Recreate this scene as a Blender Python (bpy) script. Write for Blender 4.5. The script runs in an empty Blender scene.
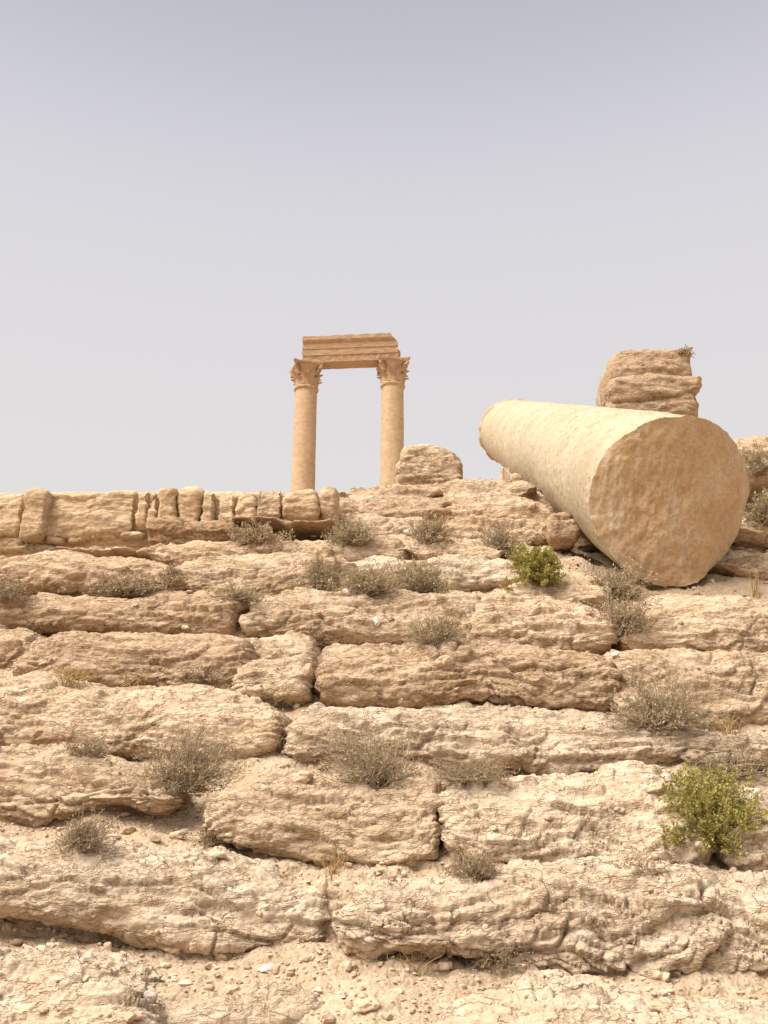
import bpy, math, random
import numpy as np
from mathutils import Vector, Matrix

R = math.radians
scene = bpy.context.scene
col = scene.collection
random.seed(7)
rng = np.random.default_rng(11)

# ------------------------------------------------------------------ camera
EYE = 1.6
PITCH = R(18.0)
F = 1000.0
cam_d = bpy.data.cameras.new('camera')
cam_d.sensor_fit = 'VERTICAL'
cam_d.sensor_height = 24.0
cam_d.lens = 24.0 * F / 1024.0
cam_d.clip_start = 0.05
cam_d.clip_end = 5000.0
cam = bpy.data.objects.new('camera', cam_d)
col.objects.link(cam)
cam.location = (0, 0, EYE)
cam.rotation_euler = (R(90) + PITCH, 0, 0)
scene.camera = cam

# ------------------------------------------------------------------ sky, sun, exposure
SUN_ELEV, SUN_AZ = R(54), R(-122)          # azimuth measured from +Y (ahead) towards +X
world = bpy.data.worlds.new('World')
scene.world = world
world.use_nodes = True
wn, wl = world.node_tree.nodes, world.node_tree.links
wn.clear()
w_out = wn.new('ShaderNodeOutputWorld')
w_bg = wn.new('ShaderNodeBackground')
w_bg.inputs['Strength'].default_value = 0.1
sky = wn.new('ShaderNodeTexSky')
sky.sky_type = 'NISHITA'
sky.sun_disc = False
sky.sun_elevation = SUN_ELEV
sky.sun_rotation = SUN_AZ
sky.dust_density = 6.0
sky.air_density = 1.0
tc = wn.new('ShaderNodeTexCoord')
sep = wn.new('ShaderNodeSeparateXYZ')
wl.new(tc.outputs['Generated'], sep.inputs[0])
ramp = wn.new('ShaderNodeValToRGB')
wl.new(sep.outputs['Z'], ramp.inputs['Fac'])
K = 0.488
def skyc(r, g, b):
    f = lambda c: ((c / 255 + 0.055) / 1.055) ** 2.4
    return (f(r) * K, f(g) * K, f(b) * K, 1)
cr = ramp.color_ramp
cr.interpolation = 'B_SPLINE'
cr.elements[0].position = 0.0
cr.elements[0].color = skyc(226, 222, 220)
cr.elements[1].position = 1.0
cr.elements[1].color = (2.3 * K, 2.2 * K, 2.05 * K, 1)
for pos, c in ((0.32, (226, 222, 221)), (0.46, (222, 219, 221)), (0.56, (217, 215, 220)),
               (0.63, (207, 206, 214)), (0.70, (187, 186, 197)), (0.76, (186, 185, 196)), (0.88, (252, 246, 240))):
    e = cr.elements.new(pos)
    e.color = skyc(*c)
haze_scale = wn.new('ShaderNodeMix')
haze_scale.data_type = 'RGBA'
haze_scale.blend_type = 'MULTIPLY'
haze_scale.inputs['Factor'].default_value = 1.0
haze_scale.inputs[7].default_value = (10, 10, 10, 1)
wl.new(ramp.outputs['Color'], haze_scale.inputs[6])
mixs = wn.new('ShaderNodeMix')
mixs.data_type = 'RGBA'
mixs.inputs['Factor'].default_value = 0.96      # a dust haze veils nearly all of the blue
wl.new(sky.outputs['Color'], mixs.inputs[6])
wl.new(haze_scale.outputs[2], mixs.inputs[7])
wl.new(mixs.outputs[2], w_bg.inputs['Color'])
wl.new(w_bg.outputs[0], w_out.inputs[0])

sun_d = bpy.data.lights.new('sun', 'SUN')
sun_d.energy = 3.2
sun_d.angle = R(42)
sun_d.color = (1.0, 0.95, 0.87)
sun = bpy.data.objects.new('sun', sun_d)
col.objects.link(sun)
sd = Vector((math.sin(SUN_AZ) * math.cos(SUN_ELEV), math.cos(SUN_AZ) * math.cos(SUN_ELEV), math.sin(SUN_ELEV)))
sun.rotation_euler = (-sd).to_track_quat('-Z', 'Y').to_euler()

vs = scene.view_settings
vs.view_transform = 'Standard'
vs.look = 'None'
vs.gamma = 1.0
vs.use_curve_mapping = False
vs.exposure = 1.08
scene.cycles.max_bounces = 6
scene.cycles.diffuse_bounces = 3

# ------------------------------------------------------------------ geometry helpers
CP, SP = math.cos(PITCH), math.sin(PITCH)

def P(px, py, D):
    """A point that stands D metres ahead, given where the tape-measure sight line crosses the view."""
    px, py, D = np.broadcast_arrays(np.asarray(px, float), np.asarray(py, float), np.asarray(D, float))
    u, v = (px - 384.0) / F, (512.0 - py) / F
    k = D / (CP - SP * v)
    return np.stack([u * k, D, EYE + (SP + CP * v) * k], -1)

_py = np.array([490, 520, 550, 590, 640, 700, 800, 900, 1024, 1150], float)
_pd = np.array([10.5, 8.8, 7.8, 6.9, 6.3, 5.7, 4.9, 4.25, 3.6, 3.0])

def DH(py):
    return np.interp(py, _py, _pd)

# ---- noise
_perm = np.random.default_rng(3).permutation(256).astype(np.int32)
_perm = np.concatenate([_perm, _perm, _perm])
_grad = np.random.default_rng(4).normal(size=(256, 3)).astype(np.float32)
_grad /= np.linalg.norm(_grad, axis=1)[:, None]
_rnd = np.random.default_rng(5).random((256, 4)).astype(np.float32)

def _h(i, j, k):
    return _perm[_perm[_perm[i & 255] + (j & 255)] + (k & 255)]

def noise(p):
    p = p.astype(np.float32)
    b = np.floor(p)
    f = p - b
    b = b.astype(np.int32)
    w = f * f * f * (f * (f * 6 - 15) + 10)
    out = 0
    for dx in (0, 1):
        wx = w[:, 0] if dx else 1 - w[:, 0]
        for dy in (0, 1):
            wy = w[:, 1] if dy else 1 - w[:, 1]
            for dz in (0, 1):
                wz = w[:, 2] if dz else 1 - w[:, 2]
                g = _grad[_h(b[:, 0] + dx, b[:, 1] + dy, b[:, 2] + dz)]
                d = g[:, 0] * (f[:, 0] - dx) + g[:, 1] * (f[:, 1] - dy) + g[:, 2] * (f[:, 2] - dz)
                out = out + wx * wy * wz * d
    return out * 1.6

def fbm(p, octv=4, gain=0.5):
    a, s, out = 1.0, 1.0, 0.0
    for o in range(octv):
        out = out + a * noise(p * s + o * 17.3)
        a *= gain
        s *= 2.03
    return out

def worley(p):
    p = p.astype(np.float32)
    b = np.floor(p).astype(np.int32)
    f = p - b
    n = len(p)
    f1 = np.full(n, 9, np.float32)
    f2 = np.full(n, 9, np.float32)
    cid = np.zeros(n, np.float32)
    oz = np.zeros(n, np.float32)
    for dx in (-1, 0, 1):
        for dy in (-1, 0, 1):
            for dz in (-1, 0, 1):
                r = _rnd[_h(b[:, 0] + dx, b[:, 1] + dy, b[:, 2] + dz)]
                d = (dx + r[:, 0] - f[:, 0]) ** 2 + (dy + r[:, 1] - f[:, 1]) ** 2 + (dz + r[:, 2] - f[:, 2]) ** 2
                near = d < f1
                f2 = np.where(near, f1, np.minimum(f2, d))
                cid = np.where(near, r[:, 3], cid)
                oz = np.where(near, f[:, 2] - dz - r[:, 2], oz)
                f1 = np.where(near, d, f1)
    worley.oz = oz
    return np.sqrt(f1), np.sqrt(f2), cid

def sstep(a, b, x):
    t = np.clip((x - a) / (b - a), 0, 1)
    return t * t * (3 - 2 * t)

def rock_relief(p, amp=1.0, strat=1.0, cell=1.0, size=1.0):
    """Relief of weathered limestone: lumps, overlapping strata, cracked plates, grain (metres)."""
    q = p / size
    wv = np.stack([fbm(q * 2.3 + 5.1, 3), fbm(q * 2.3 + 31.7, 3), fbm(q * 2.3 + 77.9, 3)], -1)
    d = 0.048 * fbm(q * np.array([1.5, 2.0, 3.0]), 5, 0.55)
    # overlapping strata: the lower lip of every bed stands out
    lam = 0.085
    t = (q[:, 2] + 0.085 * fbm(q * np.array([1.1, 1.3, 2.0]) + 9.0, 4) + 0.10 * q[:, 0] * 0.2) / lam
    fl = np.floor(t)
    fr = t - fl
    key = noise(np.stack([q[:, 0] * 2.2, fl * 1.7, q[:, 1] * 1.0], -1))
    lip = (1 - fr) ** 1.3 * sstep(0.0, 0.10, fr)
    d = d + strat * 0.030 * lip * np.clip(0.35 + 1.3 * key, 0, 1.2)
    # plates, each with its lower edge standing out like a shingle
    qw = q + 0.09 * wv
    f1, f2, c = worley(qw * np.array([3.2, 5.0, 9.5]))
    e = f2 - f1
    gate = sstep(-0.3, 0.2, noise(q * 1.7 + 3.3))
    d = d + cell * gate * (0.020 * (c - 0.5) * sstep(0, 0.12, e) - 0.018 * (1 - sstep(0.0, 0.07, e)) - 0.030 * np.clip(worley.oz, -.6, .6) * sstep(0, .12, e))
    qw = q + 0.07 * wv + 0.016 * np.stack([noise(q * 14), noise(q * 14 + 7), noise(q * 14 + 19)], -1)
    f1, f2, c = worley(qw * np.array([7.5, 12.0, 24.0]) + 41.0)
    e = f2 - f1
    gate = 0.25 + 0.75 * sstep(-0.3, 0.2, noise(q * 2.6 + 13.3))
    d = d + cell * gate * (0.014 * (c - 0.5) * sstep(0, 0.16, e) - 0.012 * (1 - sstep(0.0, 0.10, e)) - 0.017 * np.clip(worley.oz, -.6, .6) * sstep(0, .15, e))
    f1, f2, c = worley(q * np.array([15.0, 22.0, 46.0]) + 0.9 * wv + 17.0)
    d = d + cell * (0.3 + 0.7 * sstep(-0.3, 0.2, noise(q * 3.9 + 23.3))) * (0.007 * (c - 0.5) - 0.009 * np.clip(worley.oz, -.6, .6) - 0.004 * (1 - sstep(0, .12, f2 - f1)))
    d = d + 0.010 * fbm(q * np.array([8.0, 9.0, 17.0]) + 4.4, 4, 0.62)
    return d * amp * size * 0.85

# ---- mesh building
def link(name, me, mat=None, parent=None, loc=None, label=None, cat=None, group=None, kind=None):
    o = bpy.data.objects.new(name, me)
    col.objects.link(o)
    if mat is not None and me is not None:
        me.materials.append(mat)
    if parent is not None:
        o.parent = parent
    if loc is not None:
        o.location = loc
    if label:
        o['label'] = label
    if cat:
        o['category'] = cat
    if group:
        o['group'] = group
    if kind:
        o['kind'] = kind
    return o

def mesh_np(name, V, faces, smooth=True):
    """faces: an (n,4) or (n,3) int array, or a list of such arrays."""
    me = bpy.data.meshes.new(name)
    if isinstance(faces, np.ndarray):
        faces = [faces]
    faces = [f for f in faces if len(f)]
    V = np.ascontiguousarray(V, np.float32)
    me.vertices.add(len(V))
    me.vertices.foreach_set('co', V.ravel())
    loops = np.concatenate([f.ravel() for f in faces]).astype(np.int32)
    tot = np.concatenate([np.full(len(f), f.shape[1], np.int32) for f in faces])
    start = np.concatenate([[0], np.cumsum(tot)[:-1]]).astype(np.int32)
    me.loops.add(len(loops))
    me.loops.foreach_set('vertex_index', loops)
    me.polygons.add(len(tot))
    me.polygons.foreach_set('loop_start', start)
    me.polygons.foreach_set('loop_total', tot)
    me.polygons.foreach_set('use_smooth', np.full(len(tot), smooth, bool))
    me.update(calc_edges=True)
    return me

class MB:
    """Collects pieces that belong to one part."""
    def __init__(s):
        s.v, s.f4, s.f3, s.n = [], [], [], 0
    def add(s, V, f4=None, f3=None):
        V = np.asarray(V, float).reshape(-1, 3)
        if f4 is not None and len(f4):
            s.f4.append(np.asarray(f4, int) + s.n)
        if f3 is not None and len(f3):
            s.f3.append(np.asarray(f3, int) + s.n)
        s.v.append(V)
        s.n += len(V)
    def mesh(s, name, smooth=True, origin=None):
        V = np.concatenate(s.v)
        if origin is not None:
            V = V - np.asarray(origin)
        fs = []
        if s.f4:
            fs.append(np.concatenate(s.f4))
        if s.f3:
            fs.append(np.concatenate(s.f3))
        return mesh_np(name, V, fs, smooth)

def grid_faces(nu, nv, wrap_v=False):
    a = np.arange(nu * nv).reshape(nu, nv)
    if wrap_v:
        a = np.concatenate([a, a[:, :1]], 1)
    return np.stack([a[:-1, :-1], a[1:, :-1], a[1:, 1:], a[:-1, 1:]], -1).reshape(-1, 4)

def grid_normals(G, wrap_v=False):
    gu = np.gradient(G, axis=0)
    if wrap_v:
        gv = (np.roll(G, -1, 1) - np.roll(G, 1, 1)) / 2
    else:
        gv = np.gradient(G, axis=1)
    n = np.cross(gu, gv)
    l = np.linalg.norm(n, axis=-1, keepdims=True)
    return n / np.maximum(l, 1e-9)

def lump(pts, D=None, prot=0.05, th=None, n=3.0, ends=(0.12, 0.12), tilt=0.25, step=1.5, seed=0,
         amp=1.0, strat=1.0, cell=1.0, size=1.0, wob=1.0, endk=2.5, dip=0.0, foot=0.6):
    """One block of rock, outline given by rows (x, top, bottom) sighted from the camera spot.
    Returns a closed, displaced mesh (V, faces) with real thickness."""
    pts = np.array(pts, float)
    x0, x1 = pts[0, 0], pts[-1, 0]
    ybm = np.average(pts[:, 2])
    Df = (DH(ybm) - 1.1 * prot) if D is None else D - prot
    m = max(int((x1 - x0) / step), 10)
    s = np.linspace(0, 1, m)
    # crowd samples towards the ends
    s = s + 0.0
    xs = x0 + (x1 - x0) * s
    def smooth_interp(col_):
        y = np.interp(xs, pts[:, 0], pts[:, col_])
        k = max(int(10 / step), 3)
        ker = np.hanning(k + 2)[1:-1]
        ker /= ker.sum()
        yp = np.pad(y, k, mode='edge')
        return np.convolve(yp, ker, 'same')[k:-k]
    yt, yb = smooth_interp(1), smooth_interp(2)
    sc_ = Df / 5.0
    nz = np.stack([xs / 45.0, np.full(m, seed * 7.7), np.full(m, 0.5)], -1)
    yt = yt + wob * 2.2 * fbm(nz, 4)
    yb = yb + wob * 2.2 * fbm(nz + 50, 4)
    grow = 1.0 if D is None else 0.0
    yt = yt - 4.0 * grow
    yb = yb + 1.0 * grow
    an = np.linspace(R(-120), R(150), 60)
    n_an = np.where(np.sin(an) < 0, n + foot, n + 0.2)
    pcx = np.sign(np.cos(an)) * np.abs(np.cos(an)) ** (2 / n_an)
    pcz = np.sign(np.sin(an)) * np.abs(np.sin(an)) ** (2 / n_an)
    tyt, tyb = yt.copy(), yb.copy()
    for _it in range(4):                       # so that the rounded section, seen whole, spans the sighted rows
        T = P(xs, yt, Df)
        B = P(xs, yb, Df)
        h_ = (T[:, 2] - B[:, 2]) / 2
        th_ = max(0.28, 1.25 * float(np.max(h_)) + 0.1) if th is None else th
        z_ = h_[:, None] * pcz
        Yp = Df + th_ - th_ * pcx[None] + tilt * (z_ + h_[:, None]) + dip * np.maximum(z_, 0)
        k_ = (((T[:, 2] + B[:, 2]) / 2)[:, None] + z_ - EYE) / Yp
        pyy = 512 - F * (k_ * CP - SP) / (CP + k_ * SP)
        yt = yt + 0.8 * np.clip(tyt - pyy.min(1), -14, 14)
        yb = yb + 0.8 * np.clip(tyb - pyy[:, an > R(-50)].max(1), -14, 14)
        lack = np.maximum(0.5 * (tyb - tyt) - (yb - yt), 0)
        yt, yb = yt - lack * 0.8, yb + lack * 0.2
    T = P(xs, yt, Df)
    B = P(xs, yb, Df)
    h = (T[:, 2] - B[:, 2]) / 2
    cz = (T[:, 2] + B[:, 2]) / 2
    X = (T[:, 0] + B[:, 0]) / 2
    if th is None:
        th = max(0.28, 1.25 * float(np.max(h)) + 0.1)
    dl = np.abs(X - X[0])
    dr = np.abs(X[-1] - X)
    def er(d, r):
        q = np.clip(d / max(r, 1e-3), 0, 1)
        return (1 - (1 - q) ** endk) ** (1 / endk)
    es = er(dl, ends[0]) * er(dr, ends[1])
    es = np.maximum(es, 0.02)
    hp = float(np.max(h)) * 2 / sc_ / 5.0 * 1000
    nf = max(int(hp * 1.25 / step), 14)
    # even steps along the section's outline, coarse at the buried back
    def section(ang):
        ca, sa = np.cos(ang), np.sin(ang)
        n_an = np.where(sa < 0, n + foot, n + 0.2)
        return np.sign(ca) * np.abs(ca) ** (2 / n_an), np.sign(sa) * np.abs(sa) ** (2 / n_an)
    fa = np.linspace(R(-115), R(130), 4001)
    fx, fz = section(fa)
    arc = np.concatenate([[0], np.cumsum(np.hypot(np.diff(fx) * th, np.diff(fz) * float(np.max(h))))])
    nf = int(np.clip(arc[-1] / (step * Df / F), 14, 170))
    tt_ = np.linspace(0, arc[-1], nf)
    bx, bz = section(np.linspace(R(130), R(245), 11)[1:-1])
    sx = np.concatenate([np.interp(tt_, arc, fx), bx])
    sz = np.concatenate([np.interp(tt_, arc, fz), bz])
    ang = sx
    ths = th * (0.35 + 0.65 * es)
    G = np.zeros((m, len(ang), 3))
    G[:, :, 0] = X[:, None]
    zz = h[:, None] * es[:, None] * sz[None, :]
    G[:, :, 2] = cz[:, None] + zz
    fw = 0.05 * fbm(np.stack([X * 1.1, np.full(m, seed * 3.1), np.zeros(m)], -1), 3) * wob
    G[:, :, 1] = (Df + th + fw)[:, None] - ths[:, None] * sx[None, :] + tilt * (zz + h[:, None]) + dip * np.maximum(zz, 0)
    N = grid_normals(G, True)
    # outward check
    c = G.mean(axis=1, keepdims=True)
    if np.mean(np.sum((G - c) * N, -1)) < 0:
        N = -N
        flip = True
    else:
        flip = False
    d = rock_relief(G.reshape(-1, 3) + np.array([seed * 1.37, seed * 0.31, 0]), amp, strat, cell, size).reshape(m, -1)
    fade = np.clip(np.minimum(np.minimum(h, th)[:, None] / 0.065, 1.0), 0.15, 1)
    G = G + N * (d * fade)[..., None]
    V = G.reshape(-1, 3)
    f4 = grid_faces(m, len(ang), True)
    k = len(ang)
    caps = np.concatenate([G[0].mean(0, keepdims=True), G[-1].mean(0, keepdims=True)])
    i0, i1 = len(V), len(V) + 1
    V = np.concatenate([V, caps])
    r = np.arange(k)
    f3 = np.concatenate([np.stack([np.full(k, i0), r, (r + 1) % k], -1),
                         np.stack([np.full(k, i1), (m - 1) * k + (r + 1) % k, (m - 1) * k + r], -1)])
    if flip:
        f4, f3 = f4[:, ::-1], f3[:, ::-1]
    return V, f4, f3

# ------------------------------------------------------------------ materials
def new_mat(name, rough=0.95):
    m = bpy.data.materials.new(name)
    m.use_nodes = True
    nt = m.node_tree
    b = nt.nodes['Principled BSDF']
    b.inputs['Roughness'].default_value = rough
    b.inputs['Specular IOR Level'].default_value = 0.15
    return m, nt, b

def nd(nt, t, **kw):
    n = nt.nodes.new(t)
    for k, v in kw.items():
        if k in n.inputs:
            n.inputs[k].default_value = v
        else:
            setattr(n, k, v)
    return n

def ramp_node(nt, fac, stops):
    r = nt.nodes.new('ShaderNodeValToRGB')
    els = r.color_ramp.elements
    while len(els) < len(stops):
        els.new(0.5)
    for e, (p, c) in zip(els, stops):
        e.position = p
        e.color = (c[0], c[1], c[2], 1) if isinstance(c, (tuple, list)) else (c, c, c, 1)
    nt.links.new(fac, r.inputs['Fac'])
    return r.outputs['Color']

def mixc(nt, fac, a, b, mode='MIX'):
    m = nt.nodes.new('ShaderNodeMix')
    m.data_type = 'RGBA'
    m.blend_type = mode
    for sock, v in ((m.inputs['Factor'], fac), (m.inputs[6], a), (m.inputs[7], b)):
        if isinstance(v, bpy.types.NodeSocket):
            nt.links.new(v, sock)
        elif isinstance(v, (tuple, list)):
            sock.default_value = (v[0], v[1], v[2], 1)
        else:
            sock.default_value = v
    return m.outputs[2]

def coords(nt, scale=(1, 1, 1), warp=0.0, wscale=3.0):
    g = nt.nodes.new('ShaderNodeNewGeometry')
    p = g.outputs['Position']
    if warp:
        n = nd(nt, 'ShaderNodeTexNoise', Scale=wscale, Detail=3.0)
        nt.links.new(p, n.inputs['Vector'])
        s = nd(nt, 'ShaderNodeVectorMath', operation='MULTIPLY_ADD')
        nt.links.new(n.outputs['Color'], s.inputs[0])
        s.inputs[1].default_value = (warp,) * 3
        nt.links.new(p, s.inputs[2])
        p = s.outputs[0]
    v = nd(nt, 'ShaderNodeVectorMath', operation='MULTIPLY')
    nt.links.new(p, v.inputs[0])
    v.inputs[1].default_value = scale
    return v.outputs[0]

def tex_noise(nt, vec, scale, detail=5.0, rough=0.6):
    n = nd(nt, 'ShaderNodeTexNoise', Scale=scale, Detail=detail, Roughness=rough)
    nt.links.new(vec, n.inputs['Vector'])
    return n.outputs['Fac']

def rock_mat(name, tan, cream, pale, rust=(0.42, 0.255, 0.14), rustiness=0.35, bump=1.0, scale=1.0):
    m, nt, b = new_mat(name)
    v = coords(nt, (1.0, 1.0, 1.9))
    big = tex_noise(nt, v, 1.3 * scale, 6, 0.6)
    med = tex_noise(nt, v, 6.0 * scale, 7, 0.65)
    fine = tex_noise(nt, v, 46.0 * scale, 5, 0.7)
    c = ramp_node(nt, med, [(0.30, tan), (0.50, cream), (0.72, pale)])
    rm = ramp_node(nt, big, [(0.48, 0.0), (0.68, rustiness)])
    c = mixc(nt, rm, c, rust)
    pm = ramp_node(nt, tex_noise(nt, v, 2.4 * scale, 6, 0.65), [(0.52, 0.0), (0.70, 0.55)])
    c = mixc(nt, pm, c, pale)
    spk = ramp_node(nt, fine, [(0.25, (0.80, 0.785, 0.77)), (0.5, (1, 1, 1)), (0.8, (1.10, 1.12, 1.12))])
    c = mixc(nt, 1.0, c, spk, 'MULTIPLY')
    # thin wandering fissures, tinted slightly darker and browner than the stone
    def fissure(sx, sz, scale_, w0, w1):
        vv = coords(nt, (sx, sx, sz), 0.05, 9.0)
        n_ = tex_noise(nt, vv, scale_, 4, 0.55)
        a_ = nd(nt, 'ShaderNodeMath', operation='SUBTRACT'); nt.links.new(n_, a_.inputs[0]); a_.inputs[1].default_value = 0.5
        b_ = nd(nt, 'ShaderNodeMath', operation='ABSOLUTE'); nt.links.new(a_.outputs[0], b_.inputs[0])
        return ramp_node(nt, b_.outputs[0], [(w0, 0.0), (w1, 1.0)])
    fa_ = fissure(0.8, 2.3, 4.5 * scale, 0.002, 0.018)
    fb_ = fissure(0.8, 2.3, 13.0 * scale, 0.004, 0.035)
    gate = ramp_node(nt, tex_noise(nt, v, 3.5, 3), [(0.42, 1.0), (0.58, 0.0)])
    fb_ = mixc(nt, gate, fb_, (1, 1, 1))
    fisg = mixc(nt, 1.0, fa_, fb_, 'MULTIPLY')
    c = mixc(nt, 1.0, c, mixc(nt, fisg, (0.90, 0.83, 0.75), (1, 1, 1)), 'MULTIPLY')
    oi = nt.nodes.new('ShaderNodeObjectInfo')
    c = mixc(nt, 1.0, c, ramp_node(nt, oi.outputs['Random'], [(0.0, (0.90, 0.88, 0.86)), (0.5, (1.0, 1.0, 1.0)), (1.0, (1.07, 1.06, 1.05))]), 'MULTIPLY')
    nt.links.new(c, b.inputs['Base Color'])
    cellv = coords(nt, (0.8, 1.0, 1.8), 0.06, 12.0)
    vo2 = nd(nt, 'ShaderNodeTexVoronoi', Scale=26.0 * scale)
    nt.links.new(cellv, vo2.inputs['Vector'])
    hsum = nd(nt, 'ShaderNodeMath', operation='MULTIPLY_ADD')
    nt.links.new(vo2.outputs['Distance'], hsum.inputs[0]); hsum.inputs[1].default_value = -0.7
    nt.links.new(fine, hsum.inputs[2])
    h2 = nd(nt, 'ShaderNodeMath', operation='MULTIPLY_ADD')
    nt.links.new(fisg, h2.inputs[0]); h2.inputs[1].default_value = 0.8
    nt.links.new(hsum.outputs[0], h2.inputs[2])
    h3 = nd(nt, 'ShaderNodeMath', operation='MULTIPLY_ADD')
    nt.links.new(tex_noise(nt, v, 18.0 * scale, 6, 0.7), h3.inputs[0]); h3.inputs[1].default_value = 1.6
    nt.links.new(h2.outputs[0], h3.inputs[2])
    bp = nd(nt, 'ShaderNodeBump', Strength=0.9 * bump, Distance=0.014)
    nt.links.new(h3.outputs[0], bp.inputs['Height'])
    nt.links.new(bp.outputs[0], b.inputs['Normal'])
    return m

M = {}
M['tan'] = rock_mat('limestone_tan', (0.445, 0.305, 0.19), (0.525, 0.375, 0.245), (0.61, 0.465, 0.325))
M['mid'] = rock_mat('limestone_cream', (0.48, 0.34, 0.213), (0.565, 0.42, 0.283), (0.64, 0.505, 0.365), rustiness=0.25)
M['pale'] = rock_mat('limestone_pale', (0.49, 0.365, 0.245), (0.585, 0.455, 0.325), (0.66, 0.54, 0.41), rustiness=0.18)
M['wall'] = rock_mat('limestone_ashlar', (0.49, 0.345, 0.205), (0.57, 0.42, 0.265), (0.63, 0.485, 0.33), rustiness=0.28, bump=0.8)
M['brown'] = rock_mat('limestone_brown', (0.37, 0.24, 0.14), (0.45, 0.305, 0.185), (0.52, 0.375, 0.24), rustiness=0.4)
M['column'] = rock_mat('column_limestone', (0.46, 0.31, 0.185), (0.53, 0.375, 0.235), (0.58, 0.43, 0.29), rustiness=0.3, bump=0.8, scale=0.9)
M['beam'] = rock_mat('beam_limestone', (0.36, 0.235, 0.145), (0.42, 0.285, 0.18), (0.48, 0.34, 0.225), rustiness=0.3, bump=0.5, scale=0.6)

def soil_mat():
    m, nt, b = new_mat('dry_soil')
    v = coords(nt)
    n1 = tex_noise(nt, v, 2.0, 6)
    n2 = tex_noise(nt, v, 60.0, 5, 0.7)
    c = ramp_node(nt, n1, [(0.3, (0.40, 0.295, 0.195)), (0.55, (0.465, 0.35, 0.24)), (0.75, (0.53, 0.41, 0.29))])
    c = mixc(nt, 1.0, c, ramp_node(nt, n2, [(0.25, (0.7, 0.68, 0.66)), (0.5, (1, 1, 1)), (0.8, (1.2, 1.2, 1.2))]), 'MULTIPLY')
    vo = nd(nt, 'ShaderNodeTexVoronoi', Scale=55.0)
    nt.links.new(v, vo.inputs['Vector'])
    peb = ramp_node(nt, vo.outputs['Color'], [(0.1, (0.85, 0.82, 0.78)), (0.8, (1.15, 1.14, 1.12))])
    c = mixc(nt, 0.6, c, mixc(nt, 1.0, c, peb, 'MULTIPLY'))
    nt.links.new(c, b.inputs['Base Color'])
    h = nd(nt, 'ShaderNodeMath', operation='SUBTRACT')
    nt.links.new(n2, h.inputs[0]); nt.links.new(vo.outputs['Distance'], h.inputs[1])
    bp = nd(nt, 'ShaderNodeBump', Strength=0.8, Distance=0.012)
    nt.links.new(h.outputs[0], bp.inputs['Height'])
    nt.links.new(bp.outputs[0], b.inputs['Normal'])
    return m
M['soil'] = soil_mat()

def stone_chip_mat(name, lo, hi):
    m, nt, b = new_mat(name)
    g = nt.nodes.new('ShaderNodeNewGeometry')
    c = ramp_node(nt, g.outputs['Random Per Island'], [(0.0, lo), (1.0, hi)])
    v = coords(nt)
    c = mixc(nt, 1.0, c, ramp_node(nt, tex_noise(nt, v, 50, 4), [(0.3, (0.8, 0.79, 0.77)), (0.7, (1.1, 1.1, 1.1))]), 'MULTIPLY')
    nt.links.new(c, b.inputs['Base Color'])
    bp = nd(nt, 'ShaderNodeBump', Strength=0.5, Distance=0.006)
    nt.links.new(tex_noise(nt, v, 70, 4), bp.inputs['Height'])
    nt.links.new(bp.outputs[0], b.inputs['Normal'])
    return m
M['chips'] = stone_chip_mat('stone_chips', (0.36, 0.25, 0.16), (0.66, 0.52, 0.38))
M['stone_white'] = stone_chip_mat('white_stone', (0.66, 0.56, 0.45), (0.70, 0.60, 0.49))
M['stone_tan'] = stone_chip_mat('tan_stone', (0.46, 0.33, 0.21), (0.54, 0.40, 0.27))
M['stone_grey'] = stone_chip_mat('grey_stone', (0.38, 0.32, 0.26), (0.46, 0.40, 0.33))

def plant_mat(name, lo, hi, trans=0.25):
    m, nt, b = new_mat(name, 0.8)
    g = nt.nodes.new('ShaderNodeNewGeometry')
    c = ramp_node(nt, g.outputs['Random Per Island'], [(0.0, lo), (1.0, hi)])
    nt.links.new(c, b.inputs['Base Color'])
    if trans:
        tr = nd(nt, 'ShaderNodeBsdfTranslucent')
        nt.links.new(c, tr.inputs['Color'])
        mx = nd(nt, 'ShaderNodeMixShader')
        mx.inputs[0].default_value = trans
        nt.links.new(b.outputs[0], mx.inputs[1])
        nt.links.new(tr.outputs[0], mx.inputs[2])
        nt.links.new(mx.outputs[0], nt.nodes['Material Output'].inputs['Surface'])
    return m
M['dry_leaf'] = plant_mat('dry_olive_leaf', (0.30, 0.225, 0.13), (0.56, 0.44, 0.275))
M['dry_brown'] = plant_mat('dry_brown_leaf', (0.24, 0.165, 0.095), (0.44, 0.32, 0.20))
M['twig'] = plant_mat('dry_twig', (0.24, 0.18, 0.115), (0.42, 0.335, 0.23), 0.0)
M['green_leaf'] = plant_mat('yellow_green_leaf', (0.24, 0.21, 0.05), (0.52, 0.45, 0.145), 0.3)
M['green_twig'] = plant_mat('green_twig', (0.15, 0.12, 0.05), (0.25, 0.20, 0.09), 0.0)
M['straw'] = plant_mat('golden_straw', (0.42, 0.27, 0.10), (0.60, 0.42, 0.19), 0.2)

# ------------------------------------------------------------------ terrain
_zD = np.concatenate([[1.6, 2.1, 2.5], _pd[::-1], [12.5, 20, 36, 60, 120, 300]])
_zZ = np.concatenate([[-0.06, 0.08, 0.45], P(384, _py[::-1], _pd[::-1])[:, 2], [5.55, 7.4, 10.6, 11.4, 10.0, 4.0]])

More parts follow.
